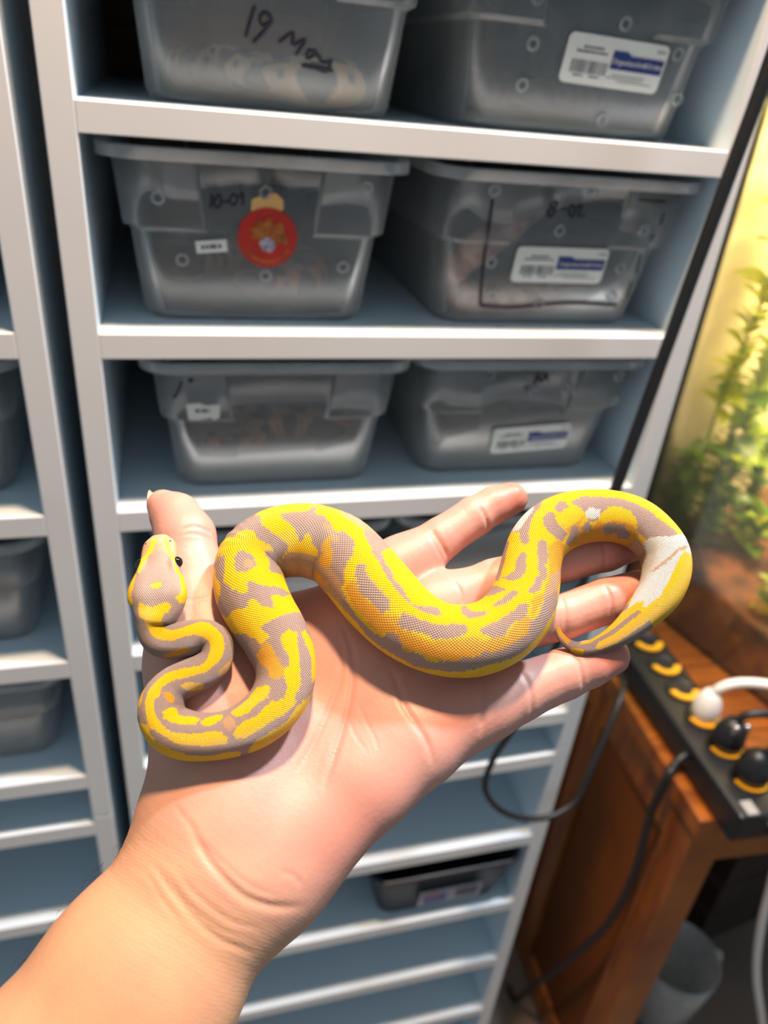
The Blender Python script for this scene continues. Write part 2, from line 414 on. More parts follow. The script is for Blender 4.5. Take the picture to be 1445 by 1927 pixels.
st = onfront(t2l, polyplate('red_sticker', [(.0205*math.cos(a), .0205*math.sin(a)) for a in np.linspace(0, 2*math.pi, 40)[:-1]], .0005), mat('sticker_red', lin(205, 38, 22), .45, noise=.2, nscale=60), 'red_sticker', xs, zs, .0012)
tag(st, 'red round sticker with a worn gold emblem')
def onst(me, m, name, x=0, z=0, d=.0007):
    o = link(name, me, m, st); o.location = (x, -d, z); return o
M_gold = mat('sticker_gold', lin(196, 112, 30), .5, col2=lin(150, 70, 20), nscale=150)
onst(polyplate('emblem', [(a*.0185*1.0, b*.0185) for a, b in [(-.72, .30), (-.45, .42), (-.30, .72), (-.12, .55), (.05, .86), (.16, .50), (.50, .62), (.62, .30), (.80, -.30), (.42, -.12), (.30, -.42), (.02, -.30), (-.25, -.30), (-.38, -.05), (-.62, -.02), (-.50, .18)]], .0002), M_gold, 'emblem')
onst(polyplate('emblem_patch', [(a*.006, b*.006) for a, b in [(-1, .2), (-.3, .9), (.5, .7), (1.0, -.1), (.4, -.9), (-.5, -.7)]], .0002), mat('sticker_white', lin(214, 200, 206), .5, col2=lin(120, 96, 130), nscale=300), 'emblem_patch', 0, -.0045, .0010)
onst(mesh('lettering_arc', *(lambda A: ([((.0158+.0016*k)*math.cos(a), 0, (.0158+.0016*k)*math.sin(a)) for a in A for k in (0, 1)], [(2*i, 2*i+1, 2*i+3, 2*i+2) for i in range(len(A)-1)]))(np.linspace(math.pi*1.15, math.pi*1.85, 24))), M_gold, 'lettering_arc')
xr, zr = pix_front(t2l, 503, 380)
onfront(t2l, polyplate('paper_remnant', [(a*.011, b*.0062) for a, b in [(-1, -1), (-.95, .2), (-.5, .6), (-.2, .2), (.1, .9), (.5, 1), (.95, .3), (1, -.6), (.8, -1.1)]], .0004), mat('torn_paper', lin(240, 184, 112), .7), 'paper_remnant', xr, zr, .0008)
xr, zr = pix_front(t2l, 458, 440)
onfront(t2l, polyplate('paper_remnant', [(a*.006, b*.012) for a, b in [(.6, 1), (-.2, .7), (-.7, 0), (-.6, -.6), (.5, -.9)]], .0004), mat('torn_paper_yellow', lin(226, 196, 96), .7), 'paper_remnant', xr, zr, .0007)
xr, zr = pix_front(t2l, 398, 463)
pl = onfront(t2l, platemesh('paper_tag', .021, .0085, .0004), M_label, 'paper_tag', xr, zr, .0008, .1)
o = link('small_print', smallprint([(-.007, .007, 0, .003)], 4), M_ink, pl); o.location = (0, -.0006, 0)
t2r = tub(.336, .010, Z2, 'clear tub with white label, pinkish snake climbing its wall', .108, .085)
shop_label(t2r, 1053, 499, .078, .028, .005)
vents(t2r, [(926, 357), (1052, 434), (1115, 362), (924, 493), (1167, 505), (925, 555), (1152, 560), (1013, 575), (1205, 432)])
strokes(t2r, 'marker_writing', [[(1044, 378), (1034, 386), (1044, 394), (1036, 408), (1030, 398), (1042, 390), (1048, 382), (1044, 378)], [(1056, 392), (1066, 391)], [(1074, 384), (1070, 396), (1076, 408), (1082, 396), (1076, 384)], [(1084, 390), (1094, 386), (1088, 406), (1100, 404)]], .0010)
for ln in ([(922, 372), (916, 420), (911, 480), (905, 540), (903, 574)], [(903, 574), (960, 578), (1010, 574), (1060, 570), (1160, 574)], [(1180, 372), (1215, 375), (1245, 377)], [(1243, 398), (1236, 420)], [(1224, 440), (1212, 470)], [(1205, 478), (1196, 515)], [(1188, 530), (1178, 560)]):
    strokes(t2r, 'black_line', [ln], .0013 if ln[0][0] < 1000 else .0009)
t3l = tub(.1255, .012, Z3, 'clear tub with a small torn white tag on its corner')
xr, zr = pix_front(t3l, 382, 769)
pl = onfront(t3l, polyplate('torn_tag', [(a*.0125, b*.0075) for a, b in [(-1, .9), (-.2, 1), (.1, .7), (1, .8), (.95, -.8), (.6, -1), (.4, -.75), (-.3, -1), (-.9, -.9)]], .0004), M_label, 'torn_tag', xr, zr, .0054)
o = link('small_print', smallprint([(-.006, .005, 0, .003)], 5), M_ink, pl); o.location = (0, -.0006, .001)
strokes(t3l, 'marker_writing', [[(342, 712), (336, 728), (327, 744)], [(356, 706), (361, 711), (357, 714), (354, 709)]], .0010)
t3r = tub(.337, .018, Z3, 'clear tub with white label, third shelf down, above the fingers', .106, .083)
shop_label(t3r, 997, 824, .074, .027, .06)
vents(t3r, [(922, 706), (903, 750), (1003, 738), (1065, 732), (1158, 704), (1150, 750)])
strokes(t3r, 'marker_writing', [[(1006, 722), (1012, 706), (1018, 718), (1026, 704), (1030, 716)], [(988, 726), (992, 730)]], .0014)
t4l = tub(.1235, .012, Z4, 'clear tub behind the thumb and snake head, fourth shelf down')
t4r = tub(.336, .012, Z4, 'clear tub behind the index finger, fourth shelf down', .108, .085)
t5l = tub(.128, .012, Z5, 'clear tub behind the snake\'s front coil, fifth shelf down')
# tubs of the other rack
lx = -.164
l2 = tub(lx - .004, .012, Z2, 'clear tub in the far rack, beside the dark gap, level with the red sticker tub')
l3 = tub(lx + .006, .015, Z3, 'clear tub in the far rack with a pale card showing inside')
xr, zr = .045, .035
onfront(l3, platemesh('paper_card', .055, .04, .0004), mat('card_grey', lin(214, 214, 204), .7), 'paper_card', xr, zr, -.004)
l4 = tub(lx + .004, .012, Z4, 'clear tub in the far rack, level with the thumb')
l5 = tub(lx + .003, .012, Z5, 'clear tub in the far rack, lowest clear tub there')
# black tub
bt = empty('black_tub', (.345, .163, .5115), 'black tub with a printed card, low in the rack', 'tub')
bo = link('body', loft('body', [(0, outline(.078, .145, .016, 0, .05)), (.004, outline(.081, .148, .018, 0, .05)), (.085, outline(.096, .160, .02, 0, .05)), (.085, outline(.100, .164, .022, 0, .05)), (.090, outline(.100, .164, .022, 0, .05)), (.090, outline(.094, .158, .02, 0, .05))]), mat('tub_black', lin(44, 46, 52), .4), bt)
bo.modifiers.new('wall', 'SOLIDIFY').thickness = .0015
me = platemesh('printed_card', .085, .036, .0006, .002)
pc = link('printed_card', me, mat('card_print', lin(150, 150, 162), .4), bt); pc.matrix_local = Matrix.Translation((.008, -.1575, .036)) @ Matrix.Rotation(math.atan2(.012, .085), 4, 'X')
for nm, c, x, z, wd, ht in (('print_patch', lin(52, 72, 140), -.020, -.004, .030, .020), ('print_patch', lin(160, 110, 120), -.026, .006, .020, .010), ('print_patch', lin(80, 80, 88), .022, 0, .030, .022)):
    o = link(nm, platemesh(nm, wd, ht, .0002), mat('print' + str(x), c, .5), pc); o.location = (x, -.0008 - (.0003 if z > 0 else 0), z)

# ------------------------------------------------------------------ what lies in the tubs
def wp(t, x, y, z): return (t.location.x + x, t.location.y + y, t.location.z + z)
def paper(t, label, hx=.074, h=.004):
    me = boxmesh('paper_liner', -hx, hx, -TL/2 + .03, TL/2 - .03, .002, .002 + h, .001, 1)
    o = link('paper_liner', me, mat('paper_liner', lin(206, 208, 190), .8, noise=.1, nscale=30)); o.location = t.location
    return tag(o, label, 'paper', 'paper liners lying in the tubs')
paper(t1r, 'pale paper liner in the topmost labelled tub'); paper(t3l, 'pale paper liner in the tub with the torn tag', .067); paper(t3r, 'pale paper liner in the labelled tub above the fingers')
m1 = boa_mat('python_tan_black', lin(214, 178, 130), lin(190, 150, 100), lin(40, 46, 54), .034)
body_snake('ball_python', [wp(t1l, *p) for p in [(-.03, -.06, .03), (-.015, -.085, .022), (0, -.11, .018), (.025, -.122, .018), (.050, -.112, .018), (.056, -.078, .018), (.03, -.04, .018), (-.02, -.02, .018), (-.05, .03, .018), (-.02, .08, .016), (.03, .09, .012), (.05, .07, .008)]], .0175, m1, 'tan and black python lying in the tub marked 19 May')
m2 = boa_mat('python_pink', lin(206, 164, 140), lin(186, 140, 116), lin(160, 116, 96), .03)
body_snake('ball_python', [wp(t2r, *p) for p in [(.035, -.06, .100), (.015, -.10, .092), (-.01, -.125, .082), (-.04, -.135, .066), (-.062, -.125, .045), (-.068, -.115, .025), (-.055, -.125, .0145), (-.02, -.13, .0135), (.02, -.125, .0135), (.06, -.115, .0135), (.066, -.07, .013), (.03, -.05, .012), (-.02, -.06, .009), (-.04, -.05, .006)]], .0125, m2, 'pinkish tan python looping up the wall of its tub')
m3 = boa_mat('python_brown', lin(176, 124, 84), lin(140, 100, 72), lin(58, 48, 46), .034)
body_snake('ball_python', [wp(t3l, *p) for p in [(-.052, -.10, .018), (-.038, -.115, .018), (-.02, -.105, .018), (.0, -.08, .021), (.03, -.075, .022), (.056, -.085, .022), (.06, -.05, .021), (.02, -.03, .021), (-.03, -.04, .021), (-.055, -.01, .02), (-.02, .03, .016), (.03, .03, .010), (.05, .02, .007)]], .0165, m3, 'brown blotched python on pale paper in the torn tag tub', lift=.0025)
m4 = boa_mat('python_dark', lin(70, 72, 76), lin(52, 54, 60), lin(34, 36, 42), .034)
body_snake('ball_python', [wp(t1r, *p) for p in [(-.03, -.10, .022), (-.015, -.11, .022), (.0, -.10, .021), (.02, -.08, .022), (.045, -.07, .022), (.05, -.03, .022), (.0, -.01, .022), (-.05, -.03, .022), (-.05, .03, .02), (.0, .05, .016), (.04, .04, .012), (.05, .02, .009)]], .016, m4, 'dark grey python in the topmost labelled tub', lift=.0015)
body_snake('ball_python', [wp(t2l, *p) for p in [(-.01, -.10, .020), (.0, -.115, .020), (.015, -.11, .018), (.04, -.09, .018), (.055, -.06, .018), (.03, -.02, .018), (-.02, -.02, .018), (-.05, -.05, .018), (-.055, .0, .017), (-.02, .04, .014), (.03, .04, .010), (.05, .02, .006)]], .0165, boa_mat('python_rust', lin(190, 130, 96), lin(150, 100, 76), lin(92, 72, 64), .034), 'rusty brown python in the tub with the red sticker')

# ------------------------------------------------------------------ cables
cab = [(.452, -.030, 1.93), (.448, -.030, 1.70)] + [tuple(onp(u, v, 1, -.03)) for u, v in [(1445, 130), (1372, 330), (1302, 522), (1230, 722), (1160, 915)]] + [(.392, -.034, 1.02)] + [tuple(onp(u, v, 1, -.025)) for u, v in [(968, 1366), (930, 1425), (912, 1480), (935, 1520), (985, 1540), (1040, 1535)]] + [tuple(onp(1085, 1505, 1, -.02)), tuple(onp(1115, 1440, 1, -.01)), (.535, .03, .84), (.585, .10, .80), (.612, .150, .778), (.632, .156, .774)]
tag(link('power_cable', tubemesh('power_cable', cab, [.0052]*7 + [.0036]*(len(cab)-7), 260, 10), M_black), 'black power cable hanging down the rack and looping below the hand', 'cable')

# ------------------------------------------------------------------ table, power strip, tank
TRZ = math.radians(-4)
tb = empty('wooden_table', (.594, -.088, 0), 'varnished orange-brown wooden table carrying the planted glass tank', 'table', None, TRZ)
TZT = .75; TW = .95; TD = .62
for i in range(5):                                         # the top is made of planks
    y0 = i * TD / 5
    box('plank', 0, TW, y0 + .0008, y0 + TD/5 - .0008, TZT - .028, TZT, M_wood, tb, .002)
box('front_rail', .045, TW - .045, .012, .034, TZT - .095, TZT - .028, M_wood, tb, .002)
box('side_rail', .010, .032, .045, TD - .045, TZT - .095, TZT - .028, M_wood, tb, .002)
for x, y in ((.004, .006), (TW - .052, .006), (.004, TD - .052), (TW - .052, TD - .052)):
    box('leg', x, x + .046, y, y + .046, 0, TZT - .028, M_wood, tb, .003)
box('side_panel', .016, .028, .050, TD - .050, .06, TZT - .095, M_woodd, tb)
box('stile', .008, .030, .235, .275, .06, TZT - .095, M_wood, tb, .002)
box('bottom_rail', .010, .032, .050, TD - .050, .02, .08, M_wood, tb, .002)
# power strip on the left edge of the table top
ps = empty('power_strip', (.650, .020, TZT), 'black power strip with yellow socket shutters on the table edge', 'power strip', None, math.radians(-3))
box('body', -.034, .034, -.140, .165, 0, .042, M_blackp, ps, .005)
M_yel = mat('shutter_yellow', lin(238, 168, 18), .4)
def socket(y, shut=True, x=.006):
    s = link('socket', lathe('socket', [(.0205, .042), (.0215, .0445), (.0190, .0445), (.0180, .036), (0.0001, .036)], 24), M_blackp, ps); s.location = (x, y, 0)
    if shut:
        V = []; F = []; A = np.linspace(math.radians(185), math.radians(345), 16)
        for a in A:
            for r, z in ((.0205, .0445), (.0205, .0475), (.0118, .0470), (.0118, .0425)): V.append((r*math.cos(a), r*math.sin(a), z))
        for i in range(15):
            for j in range(4): F.append((i*4+j, i*4+(j+1) % 4, (i+1)*4+(j+1) % 4, (i+1)*4+j))
        F += [(0, 1, 2, 3), (63, 62, 61, 60)]
        link('shutter', mesh('shutter', V, F), M_yel, s)
for y in (.142, .095, .048, .001, -.046, -.094): socket(y)
box('switch', -.026, -.012, -.140, -.122, .042, .046, mat('switch_grey', lin(150, 150, 146), .4), ps, .001)
def plug(name, y, z, m, label, pts, rad, r=.0165):
    a_ = math.radians(-3); q0 = np.array((.650 + .006*math.cos(a_) - y*math.sin(a_), .020 + .006*math.sin(a_) + y*math.cos(a_), TZT + .0445))
    p = empty(name, tuple(q0), label, 'plug')
    link('body', lathe('body', [(.0001, -.006), (.0112, -.006), (.0112, .0034), (r, .0042), (r*1.04, .014), (r*.95, .026), (r*.7, .036), (r*.45, .042), (.0001, .043)], 20), m, p)
    d0 = q0 - np.array(pts[0]); fade = np.linspace(1, 0, len(pts))**.5
    link('cord', tubemesh('cord', [np.array(q) + np.array((.014, -.025, 0)) + np.array((d0[0] - .014, d0[1] + .025, 0))*k - q0 for q, k in zip(pts, fade)], rad, 60, 10), m, p)
    return p
plug('power_plug', .001, 0, M_white, 'white plug with thick white cord in the power strip', [(.643, .046, .83), (.648, .042, .846), (.668, .036, .856), (.715, .010, .862), (.765, -.035, .850), (.82, -.10, .82), (.90, -.19, .78)], .006)
bp = plug('power_plug', -.046, 0, M_blackp, 'black plug with shiny screws in the power strip', [(.643, -.007, .83), (.648, -.010, .846), (.67, -.016, .852), (.71, -.030, .84), (.76, -.06, .80), (.80, -.10, .79), (.86, -.16, .72), (.88, -.18, .55)], .005, .0185)
for dx in (-.006, .009):
    o = link('screw', lathe('screw', [(.0001, .008), (.0035, .0075), (.0045, .004), (.0045, -.004)], 14), mat('steel', lin(190, 186, 184), .25, metal=1), bp); o.location = (dx, -.010, .036)
plug('power_plug', -.094, 0, M_blackp, 'black plug at the end of the power strip near the table corner', [(.640, -.053, .83), (.650, -.058, .845), (.69, -.075, .83), (.74, -.12, .76), (.76, -.14, .60)], .005, .0185)
# cable from the strip down the table side, white cable in front
cab2 = [(.626, -.012, .774), (.606, -.018, .774), (.594, -.022, .764)] + [tuple(onp(u, v, 0, .584)) for u, v in [(1262, 1450), (1225, 1530), (1195, 1640), (1150, 1730), (1080, 1800), (1010, 1850), (960, 1890), (930, 1935)]]
cab2 = [(p[0], p[1], max(p[2], .0052)) for p in cab2]
tag(link('power_cable', tubemesh('power_cable', cab2, .0052, 120, 10), M_black), 'black cable running from the power strip down the table side', 'cable')
cab3 = [(.652, -.112, .772), (.656, -.124, .778)] + [tuple(onp(u, v, 1, -.13)) for u, v in [(1475, 1560), (1452, 1660), (1432, 1740), (1424, 1800), (1424, 1850), (1432, 1910), (1440, 1990)]] + [(.93, -.12, .05), (.98, -.105, .010), (1.03, -.09, .0052), (1.1, -.08, .0052)]
tag(link('white_cable', tubemesh('white_cable', cab3, .0050, 120, 10), M_white), 'white cable hanging in front of the table', 'cable')
# translucent pitcher on the floor, dark crate behind it
pit = empty('plastic_pitcher', (.845, .045, 0), 'cloudy white plastic pitcher on the floor beside the table leg', 'pitcher')
link('body', lathe('body', [(.0001, .002), (.050, .002), (.054, .006), (.066, .12), (.069, .165), (.0665, .165), (.063, .12), (.051, .008), (.0001, .006)], 32), clear_plastic('cloudy_plastic', .72, (.80, .80, .78, 1), .3), pit)
link('handle', tubemesh('handle', [(.066, 0, .145), (.090, 0, .135), (.098, 0, .09), (.085, 0, .045), (.060, 0, .04)], .006, 40, 10), clear_plastic('cloudy_plastic', .72, (.80, .80, .78, 1), .3), pit)
cr = empty('storage_crate', (1.13, .30, 0), 'dark brown crate on the floor under the table', 'crate', None, .15)
M_crate = mat('crate_brown', lin(52, 38, 32), .6, noise=.3, nscale=14)
for i in range(5):
    box('slat', -.17, .17, -.15, -.138, .02 + i*.085, .095 + i*.085, M_crate, cr, .002)
    box('slat', -.17, -.158, -.138, .15, .02 + i*.085, .095 + i*.085, M_crate, cr, .002)
box('bottom', -.17, .17, -.15, .15, 0, .02, M_crate, cr)
# glass tank
TKX, TKY, TKRZ = .735, .355, math.radians(12)
tk = empty('planted_tank', (TKX, TKY, TZT), 'glass tank with a cream back wall full of green plants', 'terrarium', None, TKRZ)
DX, DY, DZ = .50, .42, .72                                    # extends +x and -y from the far left corner
M_glass = clear_plastic('tank_glass', .02, (.8, .9, .85, 1), .03, .05, False)
box('glass_pane', 0, .005, -DY, -.004, 0, DZ, M_glass, tk); box('glass_pane', DX - .005, DX, -DY, -.004, 0, DZ, M_glass, tk)
box('glass_pane', .005, DX - .005, -DY, -DY + .005, 0, DZ, M_glass, tk); box('base', .005, DX - .005, -DY + .005, -.004, 0, .006, M_black, tk)
box('back_wall', 0, DX, -.004, 0, 0, DZ, mat('back_wall_cream', lin(238, 222, 186), .75, noise=.06, nscale=6), tk)
for x, y in ((-.004, -.012), (-.004, -DY - .002), (DX - .008, -.012), (DX - .008, -DY - .002)):
    box('corner_seam', x, x + .012, y, y + .014, 0, DZ, M_black, tk)
hood = box('lamp_hood', -.004, DX + .004, -DY - .004, .004, DZ, DZ + .03, M_blackp, tk, .003)
ld = bpy.data.lights.new('tank_lamp_offscreen', 'AREA'); ld.energy = 17.0; ld.color = (1.0, .76, .34); ld.shape = 'RECTANGLE'; ld.size = .42; ld.size_y = .28
lo = bpy.data.objects.new('tank_lamp_offscreen', ld); COL.objects.link(lo); lo.parent = tk; lo.location = (DX/2, -DY/2 + .05, DZ - .006)
def soil_mesh():
    nx, ny = 40, 34; V = []; F = []
    for j in range(ny):
        for i in range(nx):
            x = .006 + (DX - .012)*i/(nx-1); y = -DY + .006 + (DY - .012)*j/(ny-1)
            z = .07 + .05*(j/(ny-1)) + .012*math.sin(17*x + 3)*math.cos(23*y) + random.uniform(-.004, .004); V.append((x, y, z))
    for j in range(ny-1):
        for i in range(nx-1): F.append((j*nx+i, j*nx+i+1, (j+1)*nx+i+1, (j+1)*nx+i))
    b = len(V); top = {}
    edge = [i for i in range(nx)] + [j*nx+nx-1 for j in range(1, ny)] + [(ny-1)*nx+i for i in range(nx-2, -1, -1)] + [j*nx for j in range(ny-2, 0, -1)]
    for e in edge: V.append((V[e][0], V[e][1], .006))
    k = len(edge)
    for q in range(k): F.append((edge[q], b+q, b+(q+1) % k, edge[(q+1) % k]))
    return mesh('soil', V, F, True)
tag(link('soil', soil_mesh(), mat('soil_brown', lin(124, 72, 42), .9, col2=lin(72, 44, 26), nscale=38, bump=.8, bscale=120), tk), None, kind='stuff')
# plants: a leaf mesh per kind, shared by every leaf
def leafmesh(name, ln, wd, lobes=0):
    V = []; F = []; n = 9
    for i in range(n):
        t = i/(n-1); hw = wd * math.sin(math.pi * min(1, t*.92 + .08))**.8 * (1 - .35*t) * (1 + (.45*math.cos(lobes*math.pi*2*t) if lobes else 0)) + 1e-5
        z = .18*ln*t - .42*ln*t*t
        V += [(-hw, ln*t, z + hw*.25), (0, ln*t, z), (hw, ln*t, z + hw*.25)]
    for i in range(n-1): F += [(3*i, 3*i+1, 3*i+4, 3*i+3), (3*i+1, 3*i+2, 3*i+5, 3*i+4)]
    return mesh(name, V, F, True)
def leaf_mat(name, c, t):
    m = bpy.data.materials.new(name); m.use_nodes = True; N = m.node_tree.nodes; L = m.node_tree.links; N.remove(N['Principled BSDF'])
    d = N.new('ShaderNodeBsdfDiffuse'); d.inputs[0].default_value = c; tr = N.new('ShaderNodeBsdfTranslucent'); tr.inputs[0].default_value = t
    g = N.new('ShaderNodeBsdfGlossy'); g.inputs['Roughness'].default_value = .4
    a = N.new('ShaderNodeMixShader'); a.inputs[0].default_value = .5; b = N.new('ShaderNodeMixShader'); b.inputs[0].default_value = .05
    L.new(d.outputs[0], a.inputs[1]); L.new(tr.outputs[0], a.inputs[2]); L.new(a.outputs[0], b.inputs[1]); L.new(g.outputs[0], b.inputs[2]); L.new(b.outputs[0], N['Material Output'].inputs[0]); return m
LM = [leaf_mat('leaf_bright', lin(150, 178, 40), lin(200, 210, 30)), leaf_mat('leaf_mid', lin(96, 140, 36), lin(150, 170, 30)), leaf_mat('leaf_deep', lin(70, 110, 30), lin(110, 140, 26)), leaf_mat('leaf_yellow', lin(178, 190, 52), lin(214, 216, 40))]
LEAVES = {}
def leaf_of(kind, ln, wd, lob):
    k = (kind, ln, wd, lob)
    if k not in LEAVES:
        me = leafmesh('leaf', ln, wd, lob); me.materials.append(LM[kind]); LEAVES[k] = me
    return LEAVES[k]
M_stem = mat('stem_green', lin(110, 120, 40), .6)
from mathutils.bvhtree import BVHTree
SOILT = BVHTree.FromObject(bpy.data.objects['soil'], bpy.context.evaluated_depsgraph_get())
PLACED = []                                                   # (low corner, high corner, tree) of every leaf and stem, tank coordinates
PLANTS = []
def plant(lx_, ly_, z0, h, n, kind, ln, wd, lob, lean, label, seed, spread=.5, low=.12):
    rg = random.Random(seed)
    base = Vector((lx_, ly_, z0))
    p = bpy.data.objects.new('tank_plant', None); COL.objects.link(p); p.empty_display_size = .02
    Mw = Matrix.Translation((TKX, TKY, TZT)) @ Matrix.Rotation(TKRZ, 4, 'Z')
    p.location = Mw @ base; p.rotation_euler = (0, 0, TKRZ); tag(p, label, 'plant')
    top = Vector((lean[0], lean[1], h))
    P = [Vector((0, 0, -.01)), top*.33 + Vector((rg.uniform(-.008, .008), rg.uniform(-.008, .008), 0)), top*.66 + Vector((rg.uniform(-.008, .008), 0, 0)), top]
    sm = tubemesh('stem', [tuple(q) for q in P], [.0028, .0024, .0018, .001], 24, 6)
    link('stem', sm, M_stem, p)
    V = [base + v.co for v in sm.vertices]
    PLACED.append((np.min(V, 0), np.max(V, 0), BVHTree.FromPolygons(V, [tuple(f.vertices) for f in sm.polygons]), p.name))
    PLANTS.append((p, base, P, rg, n, kind, ln, wd, lob, low))
def leaf_fits(V, F, own):
    lo_, hi_ = np.min(V, 0), np.max(V, 0)
    if lo_[0] < .008 or hi_[0] > DX - .008 or hi_[1] > -.006 or lo_[1] < -DY + .008 or hi_[2] > DZ - .012 or lo_[2] < .02: return None
    for v in V[::2]:
        h_ = SOILT.ray_cast(Vector((v.x, v.y, 1)), Vector((0, 0, -1)))[0]
        if h_ is not None and v.z < h_.z + .002: return None
    t = BVHTree.FromPolygons(V, F)
    for a_, b_, q, who in PLACED:
        if who == own + ':stem' or (hi_ < a_).any() or (b_ < lo_).any(): continue
        if who == own and q is not None and len(t.overlap(q)) and q is STEMS[own]: continue
        if t.overlap(q): return None
    return lo_, hi_, t
STEMS = {}
def grow_leaves():
    for (p, *_), rec in zip(PLANTS, list(PLACED)): STEMS[p.name] = rec[2]
    for p, base, P, rg, n, kind, ln, wd, lob, low in PLANTS:
        for i in range(n):
            me = leaf_of(kind if rg.random() < .75 else (kind + 1) % 3, ln, wd, lob); F = [tuple(f.vertices) for f in me.polygons]; C_ = [v.co.copy() for v in me.vertices]
            for k in range(90):
                t = low + (1 - low)*min(.999, max(0, (i + rg.uniform(-.6, 1.6))/n)); j = min(2, int(t*3)); q = P[j].lerp(P[j+1], t*3 - j)
                s_ = rg.uniform(.7, 1.25) * (1 - .45*k/90)
                M = Matrix.LocRotScale(q, Matrix.Rotation(rg.uniform(0, 2*math.pi), 3, 'Z') @ Matrix.Rotation(rg.uniform(-.5, .5), 3, 'Y') @ Matrix.Rotation(rg.uniform(-.5, .9), 3, 'X'), Vector((s_, s_, s_)))
                V = [base + M @ c for c in C_]; r = leaf_fits(V, F, p.name)
                if r: break
            if not r: continue
            PLACED.append((r[0], r[1], r[2], p.name + ':leaf'))
            o = link('leaf', me, None, p); o.matrix_local = M
plant(.072, -.036, .11, .58, 100, 3, .042, .015, 0, (-.010, -.01), 'tall yellow-green leafy plant reaching the tank lamp', 1, low=.35)
plant(.110, -.064, .11, .52, 75, 0, .052, .019, 0, (-.012, .01), 'bright green broad-leaved plant against the cream wall', 2, low=.3)
plant(.034, -.036, .10, .155, 75, 1, .046, .014, 4, (.004, .0), 'bushy lobed fern at the tank back corner', 3, low=.1)
plant(.062, -.078, .10, .165, 80, 2, .046, .014, 4, (.01, -.01), 'dark green fern low behind the tank side glass', 4, low=.1)
plant(.106, -.036, .105, .175, 80, 1, .046, .014, 4, (.005, .0), 'broad fern in front of the cream wall', 5, low=.1)
plant(.160, -.075, .10, .19, 80, 1, .048, .015, 4, (-.01, .01), 'broad fern beyond the tank middle', 10, low=.1)
plant(.115, -.125, .095, .09, 24, 0, .052, .017, 0, (.0, -.01), 'small light green bush on the tank soil', 6, low=.2)
plant(.045, -.225, .08, .060, 20, 0, .026, .008, 0, (.0, 0), 'low yellow-green sprig growing out of the bare soil', 7, low=.1)
plant(.10, -.26, .08, .09, 22, 0, .034, .010, 0, (.0, 0), 'small sprig on the soil near the front glass', 8, low=.1)

grow_leaves()

# ------------------------------------------------------------------ the hand: a distance field meshed once
NC = np.array([0, -.447, -.894]); NC /= np.linalg.norm(NC)
NH = RW.T @ NC                                             # palm normal in the world
r0 = np.array([(700 - 722.5) / FPX, (1250 - 963.5) / FPX, 1.0]) * .28
P0 = CAM + RW.T @ r0; D0 = float(NC @ r0)
def palm(u, v, h=0.0):
    """point h metres above the palm plane seen at pixel u,v"""
    r = np.array([(u - 722.5) / FPX, (v - 963.5) / FPX, 1.0]); z = (D0 + h) / (NC @ r)
    return CAM + RW.T @ (r * z), z
ax = palm(1000, 1000)[0] - palm(100, 2080)[0]; ax -= NH * (ax @ NH); E1 = ax / np.linalg.norm(ax); E2 = np.cross(NH, E1)
BASIS = np.stack([E1, E2, NH])
def loc(u, v, hmm, px):
    p, z = palm(u, v, hmm * .001); return np.append(BASIS @ (p - P0), px * z / FPX)
# each chain: (u, v, height above the mid plane in mm, half width in px); flat = thickness divisor
FING = [
 [(748, 1068, 1, 45), (830, 1013, 1.5, 40), (892, 972, 2, 38), (930, 950, 2, 35), (962, 938, 2, 31)],
 [(815, 1142, 0, 48), (930, 1097, 1.5, 45), (1060, 1055, 2, 41), (1140, 1035, 2, 40), (1192, 1022, 2, 33)],
 [(850, 1222, 0, 50), (960, 1186, 1, 46), (1060, 1160, 1.5, 43), (1140, 1131, 2, 43), (1200, 1108, 2, 36)],
 [(895, 1330, 0, 58), (980, 1301, 0, 53), (1060, 1269, .5, 47), (1108, 1250, 1, 43), (1148, 1234, 1, 37)]]
THUMB = [(306, 950, 4, 30), (330, 972, 5, 45), (349, 1010, 6, 54), (359, 1070, 5, 56), (366, 1140, 4, 62), (380, 1230, 3, 84), (402, 1340, 2, 104), (420, 1450, 1, 112)]
PALM = [
 ([(748, 1068, 0, 46), (650, 1190, -1, 62), (520, 1380, -2, 84), (450, 1560, -1, 100)], 1.25),
 ([(815, 1142, 0, 50), (705, 1275, -2, 72), (500, 1560, -1, 96)], 1.25),
 ([(850, 1222, 0, 52), (740, 1350, -1, 76), (540, 1580, -1, 90)], 1.3),
 ([(895, 1330, 0, 58), (785, 1395, 1, 72), (690, 1480, 2, 70), (600, 1565, 2, 68), (540, 1625, 0, 74)], 1.2),
 ([(420, 1190, -3, 48), (545, 1180, -4, 50), (660, 1140, -3, 52)], 1.2),
 ([(500, 1250, -3, 80), (600, 1250, -3, 80)], 1.6)]
ARM = [(400, 1600, -1, 140), (394, 1652, -1, 158), (258, 1855, 0, 190), (100, 2080, 0, 218), (-80, 2330, 0, 245), (-260, 2600, -2, 270)]
VX = .00135
allp = np.array([loc(*p) for c in FING + [THUMB, ARM] + [c for c, _ in PALM] for p in c])
lo3 = np.array([allp[:, 0].min() - .02, (allp[:, 1] - allp[:, 3]).min() - .008, -.034]); hi3 = np.array([(allp[:, 0] + allp[:, 3]).max() + .008, (allp[:, 1] + allp[:, 3]).max() + .008, .034])
dims = np.ceil((hi3 - lo3) / VX).astype(int) + 1
gx, gy, gz = [(lo3[i] + VX * np.arange(dims[i])).astype(np.float32) for i in range(3)]
